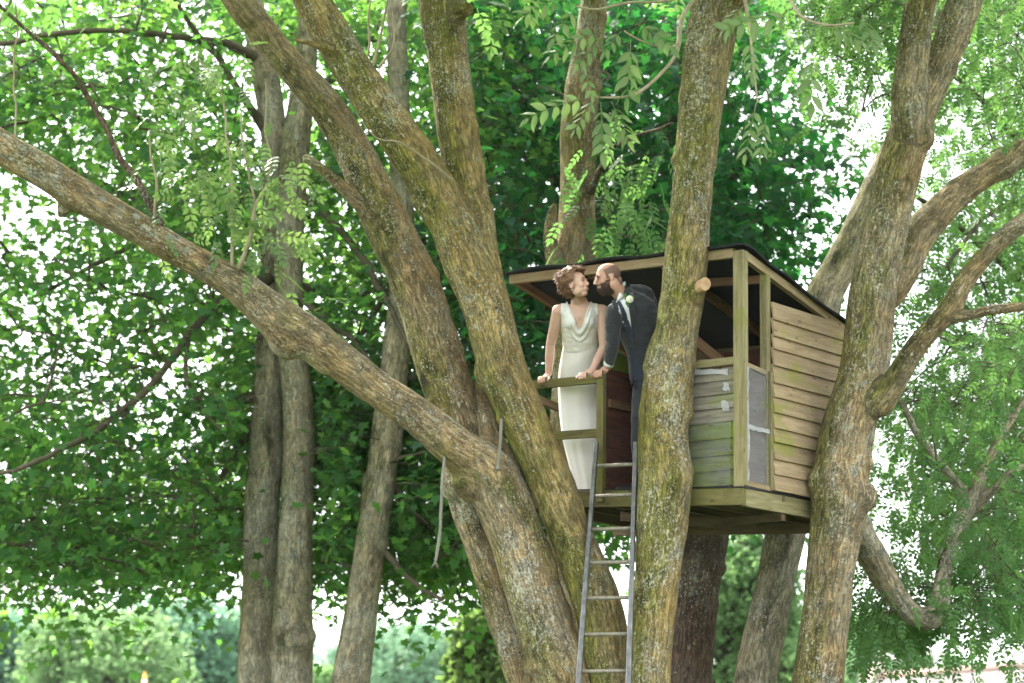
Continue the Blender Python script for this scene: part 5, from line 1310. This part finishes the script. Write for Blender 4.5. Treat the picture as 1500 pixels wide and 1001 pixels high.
    Vj, Nj, Fj = remesh(mb, .0052, 3, .5); pj = proj(Vj)
    # creases of the sleeve and the strained cloth
    Vj = Vj + Nj * ((fbm(Vj * np.array([1.2, 1, 2.4]), 15, 6, 2) - .5) * .016)[:, None]
    # front opening: the shirt and waistcoat show between the edges, cut away below the button
    opening = inpoly(pj[:, 0], pj[:, 1], [(905, 434), (913, 431), (920, 446), (924, 470), (926.5, 505), (934, 522), (947, 556), (926, 566), (923.5, 520), (922, 505), (914, 478), (906, 455)]) & (Nj[:, 1] < .2) & (seg_dist(Vj, sh1, el1) > .070)
    nk = np.linalg.norm(Vj - np.array(P(915, 434, 18.19)), axis=1) < .066
    keepj = ~opening & ~nk
    jk = shell('jacket', Vj, Nj, Fj, keepj, 0.0, M_SUIT, t_, off)
    tree = BVHTree.FromPolygons([tuple(v) for v in Vj], [tuple(f) for f in Fj])
    o_ = Vector((0, 0, CAMZ))
    def on_j(px, py, lift):
        d = (P(px, py, 10) - o_).normalized(); h = tree.ray_cast(o_, d); p = h[0] if h[0] is not None else P(px, py, 18.12); return p - d * lift
    def patch(name, left, right, lift, mat, parent, n=14, m=5, thick=.003, bulge=0.0):
        """strip of cloth between two edge polylines, lying on the jacket, with thickness"""
        def at(poly, u):
            q = np.array(poly, float); s_ = np.concatenate([[0], np.cumsum(np.hypot(*np.diff(q, axis=0).T))]); s_ /= s_[-1]
            return np.interp(u, s_, q[:, 0]), np.interp(u, s_, q[:, 1])
        V_ = []; F_ = []
        for lay in (0, 1):
            for j in range(n + 1):
                a = at(left, j / n); b = at(right, j / n)
                for i in range(m + 1):
                    k = i / m; V_.append(on_j(a[0] + (b[0] - a[0]) * k, a[1] + (b[1] - a[1]) * k, lift + bulge * math.sin(k * math.pi) - lay * thick))
        w1 = m + 1; o2 = w1 * (n + 1)
        for j in range(n):
            for i in range(m):
                q = j * w1 + i; F_.append((q, q + w1, q + w1 + 1, q + 1)); F_.append((o2 + q, o2 + q + 1, o2 + q + w1 + 1, o2 + q + w1))
        for i in range(m): F_.append((i, i + 1, o2 + i + 1, o2 + i)); q = n * w1 + i; F_.append((q + 1, q, o2 + q, o2 + q + 1))
        for j in range(n): q = j * w1; F_.append((q + w1, q, o2 + q, o2 + q + w1)); q = j * w1 + m; F_.append((q, q + w1, o2 + q + w1, o2 + q))
        mb = MB(); mb.v = [tuple(v) for v in V_]; mb.f = F_; return mb.build(name, mat, parent, True, off)
    # shirt front, waistcoat, tie, collar
    patch('shirt', [(902, 440), (905, 455), (913, 476), (921, 500)], [(916, 429), (922, 446), (925, 470), (926, 500)], -.004, M_SHIRT, t_, 14, 6)
    patch('waistcoat', [(906, 458), (914, 480), (921, 505), (922, 530), (924, 568)], [(921, 470), (926, 485), (928, 505), (938, 530), (950, 562)], -.001, M_TIE, t_, 16, 6)
    patch('tie', [(903.5, 442), (906.5, 447), (911, 462), (916, 478)], [(907.5, 440), (911, 445), (918, 460), (921, 476)], .010, M_TIE, t_, 10, 4, .004, .005)
    cl = MB(); ring = [P(903, 440, 18.115), P(910.5, 434, 18.115), P(916, 425, 18.16), P(917.5, 420, 18.24), P(912, 424, 18.31)]
    ring2 = [p + Vector((-.012, -.012, .040)) if k else p + Vector((.004, -.008, .012)) for k, p in enumerate(ring)]
    sp_ = spline([(*p, 0) for p in ring], .012)[:, :3]; s2_ = spline([(*p, 0) for p in ring2], .012)[:, :3]; m_ = min(len(sp_), len(s2_)); sp_ = sp_[np.linspace(0, len(sp_) - 1, 24).astype(int)]; s2_ = s2_[np.linspace(0, len(s2_) - 1, 24).astype(int)]
    for q in range(24): cl.v.extend([tuple(sp_[q] + [0, -.004, -.012]), tuple(s2_[q]), tuple(s2_[q] + [.004, .006, -.001]), tuple(sp_[q] + [.006, .008, -.012])])
    for q in range(23):
        for k in range(4): a = q * 4; b = a + 4; cl.f.append((a + k, a + (k + 1) % 4, b + (k + 1) % 4, b + k))
    cl.build('collar', M_SHIRT, t_, True, off)
    # lapels: long notched strips either side of the opening
    patch('lapel', [(896, 441), (897.5, 456), (906, 478), (918, 500), (923.5, 509)], [(903.5, 436.5), (906, 455), (914, 478), (921.5, 500), (925, 509)], .005, M_LAPEL, jk, 16, 5, .004, .004)
    patch('lapel', [(915, 430), (920.5, 446), (924, 470), (925.5, 495), (926, 509)], [(926, 428), (931.5, 444), (934, 462), (930, 490), (927.5, 509)], .005, M_LAPEL, jk, 16, 5, .004, .004)
    patch('jacket_collar', [(911.5, 422), (913.5, 428), (916.5, 437)], [(922, 413.5), (926.5, 424), (929, 436)], .006, M_LAPEL, jk, 8, 4, .005, .006)
    mb = MB(); mb.ell(on_j(925.5, 508, .008), (.008, .004, .008), None, 10, 6); mb.build('button', M_SHOE, jk, True, off)
    # cuff
    mb = MB(); d_ = (wr - cuff).normalized(); mb.tube([cuff - d_ * .01, cuff + d_ * .030], [(.043, .043), (.042, .042)], 18, False); mb.build('shirt_cuff', M_SHIRT, t_, True, off)
    # boutonniere
    bc = on_j(922.5, 438.5, .012)
    fl_ = MB(); r2 = np.random.default_rng(9)
    for ring_, (nn, rr, tl, sz) in enumerate(((1, 0, 0, .012), (4, .007, .5, .014), (6, .014, .9, .017), (7, .020, 1.25, .019))):
        for k in range(nn):
            a = 2 * math.pi * k / nn + ring_ * .7
            Mx = Matrix.Translation(bc + Vector((math.cos(a) * rr, -.016 + .005 * ring_, math.sin(a) * rr))) @ Matrix.Rotation(-a, 4, 'Y') @ Matrix.Rotation(tl * .6, 4, 'Z')
            fl_.ell((0, 0, 0), (sz * .55, sz * .55, sz * .8), Mx, 10, 8)
    bt = fl_.build('boutonniere', plain('cream_rose', (.80, .76, .62), .6, .3, var=.06), jk, True, off)
    lf = MB()
    for dx, dz, a in ((-.03, .01, 2.4), (-.022, -.03, 3.6), (.008, .036, 1.2), (.028, .02, .6), (-.034, .03, 2.2), (-.012, -.048, 4.4)):
        lf.ell(bc + Vector((dx, .0, dz)), (.011, .004, .017), None, 8, 6)
    part('greenery', lf.mesh('greenery', plain('boutonniere_leaf', (.05, .13, .035), .5), True, off), jk)
    pf = MB()
    for dx, dz in ((.014, .044), (.022, .038), (.018, .052), (.026, .046)): pf.ell(bc + Vector((dx, -.004, dz)), (.006, .005, .007), None, 8, 6)
    part('purple_flower', pf.mesh('purple_flower', plain('purple_petals', (.16, .06, .22), .6), True, off), jk)
    # trousers and shoes
    mb = MB(); mb.tube([P(953, 548, Gd), P(956, 575, Gd)], [(.152, .118), (.160, .122)], 24, True, (1, 0, 0))
    for a, b, c in ((hipL, kneeL, ankL), (hipR, kneeR, ankR)):
        k2 = b * .5 + c * .5 + Vector((-.01, .0, 0)); mb.tube([a, a * .5 + b * .5, b, k2, c + Vector((0, 0, -.02))], [.098, .088, .078, .070, .062], 18)
    Vt, Nt, Ft = remesh(mb, .007, 4, .5); Vt = Vt + Nt * ((fbm(Vt * np.array([1, 1, .7]), 14, 2, 2) - .5) * .016)[:, None]
    part('trousers', np_mesh('trousers', Vt - np.asarray(off), Ft, M_TROU), t_)
    for c in (ankL, ankR):
        mb = MB(); d_ = Vector((-.9, -.42, 0)).normalized(); g0 = Vector((c.x, c.y, fz))
        mb.tube([g0 - d_ * .06 + UP * .045, g0 + UP * .045, g0 + d_ * .10 + UP * .040, g0 + d_ * .17 + UP * .032, g0 + d_ * .215 + UP * .026], [(.038, .045), (.042, .046), (.046, .040), (.044, .030), (.030, .022)], 16, True, (.42, -.9, 0))
        mb.tube([g0 + UP * .05, g0 + UP * .12], [(.046, .046), (.05, .05)], 14)
        Vs, Ns, Fs = remesh(mb, .008, 3); Vs[:, 2] = np.maximum(Vs[:, 2], fz + .002)
        part('shoe', np_mesh('shoe', Vs - np.asarray(off), Fs, M_SHOE), t_)
groom()
# ------------------------------------------------------------------ near ash sprays: every leaflet its own piece
def leaflet_mesh(k):
    r = random.Random(k); n = 6; V = []; F = []
    for i in range(n + 1):
        u = i / n; wd = .225 * math.sin(math.pi * min(1, u ** .8)) ** .85 * (1 - .18 * u) + .001
        bend = -.16 * u * u + .02 * r.uniform(-1, 1); sk = .03 * r.uniform(-1, 1)
        V += [(-wd + sk, u, bend + .05 + .02 * r.uniform(-1, 1)), (sk * .5, u, bend), (wd + sk, u, bend + .05 + .02 * r.uniform(-1, 1))]
    for i in range(n):
        a = i * 3; F += [(a, a + 1, a + 4, a + 3), (a + 1, a + 2, a + 5, a + 4)]
    me = bpy.data.meshes.new('leaflet'); me.from_pydata(V, [], F); me.update(); me.materials.append(M_LEAFLET)
    me.polygons.foreach_set('use_smooth', np.ones(len(F), dtype=bool)); return me
def leaflet_material():
    t = NT('ash_leaflet'); oi = t.n('ShaderNodeObjectInfo').outputs['Random']; co = t.n('ShaderNodeTexCoord').outputs['Object']
    sx = t.n('ShaderNodeSeparateXYZ'); t.l(co, sx.inputs[0]); ax = t.math('ABSOLUTE', sx.outputs[0])
    vein = t.n('ShaderNodeTexWave'); vein.inputs['Scale'].default_value = 7; vein.bands_direction = 'Y'; vein.inputs['Distortion'].default_value = .6; t.l(co, vein.inputs['Vector'])
    c = t.mix(oi, (.10, .17, .065), (.17, .255, .105)); c = t.mix(t.ramp(ax, .018, .006, 0, .6), c, (.25, .34, .14))
    tc = t.mix(oi, (.17, .30, .07), (.28, .41, .11))
    p = t.bsdf(c, .45, t.bump(vein.outputs['Fac'], .25, .01), .4); tr = t.n('ShaderNodeBsdfTranslucent'); t.l(tc, tr.inputs[0])
    mx = t.n('ShaderNodeMixShader'); mx.inputs[0].default_value = .42; t.l(p, mx.inputs[1]); t.l(tr.outputs[0], mx.inputs[2]); return t.done(mx.outputs[0])
M_LEAFLET = leaflet_material(); LMS = [leaflet_mesh(k) for k in range(5)]
M_RACH = plain('green_leaf_stalk', (.20, .24, .09), .6, .3)

def spray(tree, off, twigs, leaves, Y, ln):
    """a woody twig with compound leaves; leaves as (base px, tip px, pairs, droop)"""
    tws = []
    for rows in twigs:
        mb = MB(); A = S([(a, b, wd, y) for a, b, wd, y in rows], .03); mb.tube([q[:3] for q in A], [float(q[3]) for q in A], 6)
        tws.append((mb.build('twig', M_SHOOT, tree, True, off), A))
    for (bx, by, tx, ty, pairs, lk) in leaves:
        dy = random.uniform(-.12, .12); b = P(bx, by, Y + random.uniform(-.05, .05)); e = P(tx, ty, Y + dy)
        d = e - b; L = d.length; sag = Vector((0, 0, .10 * L * (1 if abs(d.x) > abs(d.z) else .2)))
        pt = lambda u: b + d * u + sag * (4 * u * (1 - u)) * .6
        tw = min(tws, key=lambda q: float(np.min(np.linalg.norm(q[1][:, :3] - np.array(b), axis=1))))[0]
        rb = MB(); rb.tube([pt(k / 8) for k in range(9)], [.0028 - .0016 * k / 8 for k in range(9)], 5, False); rb.build('leaf_stalk', M_RACH, tw, True, off)
        side0 = d.normalized().cross(Vector((random.uniform(-.2, .2), -1, random.uniform(-.1, .5)))).normalized()
        us = [.22 + .66 * k / (pairs - 1) for k in range(pairs)] if pairs > 1 else [.5]
        items = [(u, s_) for u in us for s_ in (-1, 1)] + [(1.0, 0)]
        for u, s_ in items:
            fwd = (pt(min(1, u + .02)) - pt(max(0, u - .05))).normalized()
            dr = (fwd * random.uniform(.45, .8) + side0 * s_ * random.uniform(.8, 1.05)) if s_ else fwd
            dr = (dr + Vector((0, random.uniform(-.25, .25), -.42 if s_ else -.2))).normalized()
            nrm = Vector((random.gauss(0, .45), -.75 + random.gauss(0, .35), .75 + random.gauss(0, .3)))
            nrm = (nrm - dr * nrm.dot(dr)).normalized(); xx = dr.cross(nrm)
            l = ln * lk * random.uniform(.8, 1.12) * (1 - .25 * abs(u - .6))
            o = bpy.data.objects.new('leaflet', random.choice(LMS)); SC.collection.objects.link(o); o.parent = tw
            p = pt(u) - Vector(off)
            o.matrix_basis = Matrix(((xx[0] * l, dr[0] * l, nrm[0] * l, p[0]), (xx[1] * l, dr[1] * l, nrm[1] * l, p[1]), (xx[2] * l, dr[2] * l, nrm[2] * l, p[2]), (0, 0, 0, 1)))

spray(tB, lB, [[(1024, -8, 9, 17.8), (1000, 25, 7, 17.3), (992, 75, 6, 17), (968, 108, 5.5, 16.8), (935, 136, 5, 16.6), (906, 143, 4, 16.5), (880, 143, 3, 16.5)],
               [(1020, -12, 8, 17.8), (970, 2, 5, 17), (920, 4, 4.5, 16.7), (874, 14, 4, 16.5), (842, 9, 3, 16.4)],
               [(994, 40, 5, 17.1), (990, 66, 4, 16.9), (962, 68, 3.5, 16.6), (935, 58, 3, 16.5), (915, 46, 2.5, 16.5)]],
      [(866, 144, 775, 174, 5, 1.05), (895, 148, 922, 206, 5, 1.0), (880, 150, 884, 222, 4, 1.1), (924, 60, 919, 142, 4, 1.15), (885, 46, 807, 82, 5, 1.0),
       (934, 36, 982, 68, 5, .95), (856, 100, 866, 138, 3, .7), (824, 0, 768, 24, 4, .95), (842, 12, 812, 56, 3, 1.0), (888, 46, 848, 94, 4, .95), (910, 46, 886, 76, 3, .85), (872, 142, 842, 190, 4, .85)], 16.5, .125)
spray(tB, lB, [[(1118, -60, 12, 17.5), (1140, -30, 7, 16.6), (1158, 0, 5, 16), (1175, 25, 4.5, 15.6), (1212, 37, 4, 15.4), (1250, 34, 3, 15.3)],
               [(1090, -6, 7, 17.7), (1098, 40, 4, 16.6), (1104, 100, 3, 16), (1110, 150, 2.5, 15.7)]],
      [(1176, 27, 1052, 48, 5, 1.15), (1190, 78, 1188, 150, 3, 1.25), (1108, 150, 1092, 226, 5, .85), (1122, 172, 1114, 222, 4, .85), (1098, 56, 1102, 112, 4, .7), (1214, 40, 1258, 60, 4, 1.1), (1262, 24, 1280, 64, 3, 1.0), (1090, 8, 1062, 40, 4, .9)], 15.5, .125)

# shoots and young leaves along the sweeping limb, thin sprouts at the tops of the stems
for rows in ([(340, 388, 5, 17.6), (339, 330, 4.5, 17.6), (337, 255, 4, 17.6), (331, 190, 3.5, 17.6), (318, 130, 3, 17.6), (292, 88, 2, 17.6)],
             [(350, 392, 6, 17.55), (366, 345, 5, 17.5), (374, 300, 4, 17.5), (392, 255, 3.5, 17.5), (389, 190, 3, 17.5), (391, 125, 2, 17.5)],
             [(352, 392, 5, 17.6), (372, 330, 4, 17.65), (362, 270, 3.5, 17.7), (352, 210, 3, 17.7), (350, 160, 2, 17.7)],
             [(226, 318, 4.5, 17.55), (226, 270, 4, 17.5), (217, 220, 3, 17.5), (216, 190, 2, 17.5)],
             [(22, 232, 4, 17.4), (22, 170, 3, 17.4), (24, 80, 3, 17.4), (25, -20, 2, 17.4)],
             [(548, 92, 5, 17.8), (556, 40, 3.5, 17.75), (566, -10, 2.5, 17.7)], [(540, 80, 4, 17.8), (536, 30, 3, 17.7), (540, -12, 2, 17.7)], [(556, 98, 4, 17.8), (575, 60, 3, 17.7), (570, 0, 2, 17.7)],
             [(660, 262, 5, 17.85), (620, 232, 3.5, 17.7), (590, 206, 3, 17.6), (555, 200, 2.5, 17.55), (528, 172, 1.6, 17.5)]):
    branch(tA, S(rows, .05), M_SHOOT, 'shoot', lA, 6)
branch(tF, S([(862, 285, 14, 20.8), (877, 255, 9, 20.4), (898, 218, 8, 20), (930, 200, 7, 19.7), (985, 180, 5, 19.4)], .06), M_ASHD, 'branch', lF)
cA = np.vstack([sample_clusters(9, [(190, 195), (320, 185), (330, 330), (250, 325), (200, 300)], 17.3, 17.9, .1, .8, [], 11),
                sample_clusters(12, [(330, 230), (400, 190), (455, 230), (450, 360), (400, 400), (350, 385)], 17.3, 17.8, .1, .8, [], 12),
                sample_clusters(5, [(180, 95), (290, 80), (360, 60), (330, 150), (220, 140)], 17.3, 18, .1, .8, [], 13)])
crown(tA, cA, wp(A_main[len(A_main) // 2:]), 2, T_CMP, M_LNEAR, (.15, .24), .17, .9, (-.7, .7), lA, .0035, False, 0, roll=.7)
cF = sample_clusters(20, [(872, 220), (970, 215), (975, 375), (900, 372), (880, 330)], 19.9, 21.6, .1, .8, [], 14)
crown(tF, cF, wp(F_st), 3, T_CMP, M_LASH, (.18, .27), .24, .8, (-.8, .5), lF, .005, False, 0, roll=.6)
# ------------------------------------------------------------------ haze: moist summer air between here and the far trees
def haze():
    mb = MB(); mb.box((0, 44, 9.5), (110, 100, 23)); o = mb.build('haze', None, None, False)
    m = bpy.data.materials.new('summer_haze'); m.use_nodes = True; t = m.node_tree; t.nodes.clear()
    v = t.nodes.new('ShaderNodeVolumePrincipled'); v.inputs['Color'].default_value = (.90, .95, 1.0, 1); v.inputs['Density'].default_value = .0002; v.inputs['Anisotropy'].default_value = .2
    out = t.nodes.new('ShaderNodeOutputMaterial'); t.links.new(v.outputs[0], out.inputs['Volume'])
    o.data.materials.append(m); o['kind'] = 'stuff'; o['label'] = 'thin pale summer haze in the air'
haze()
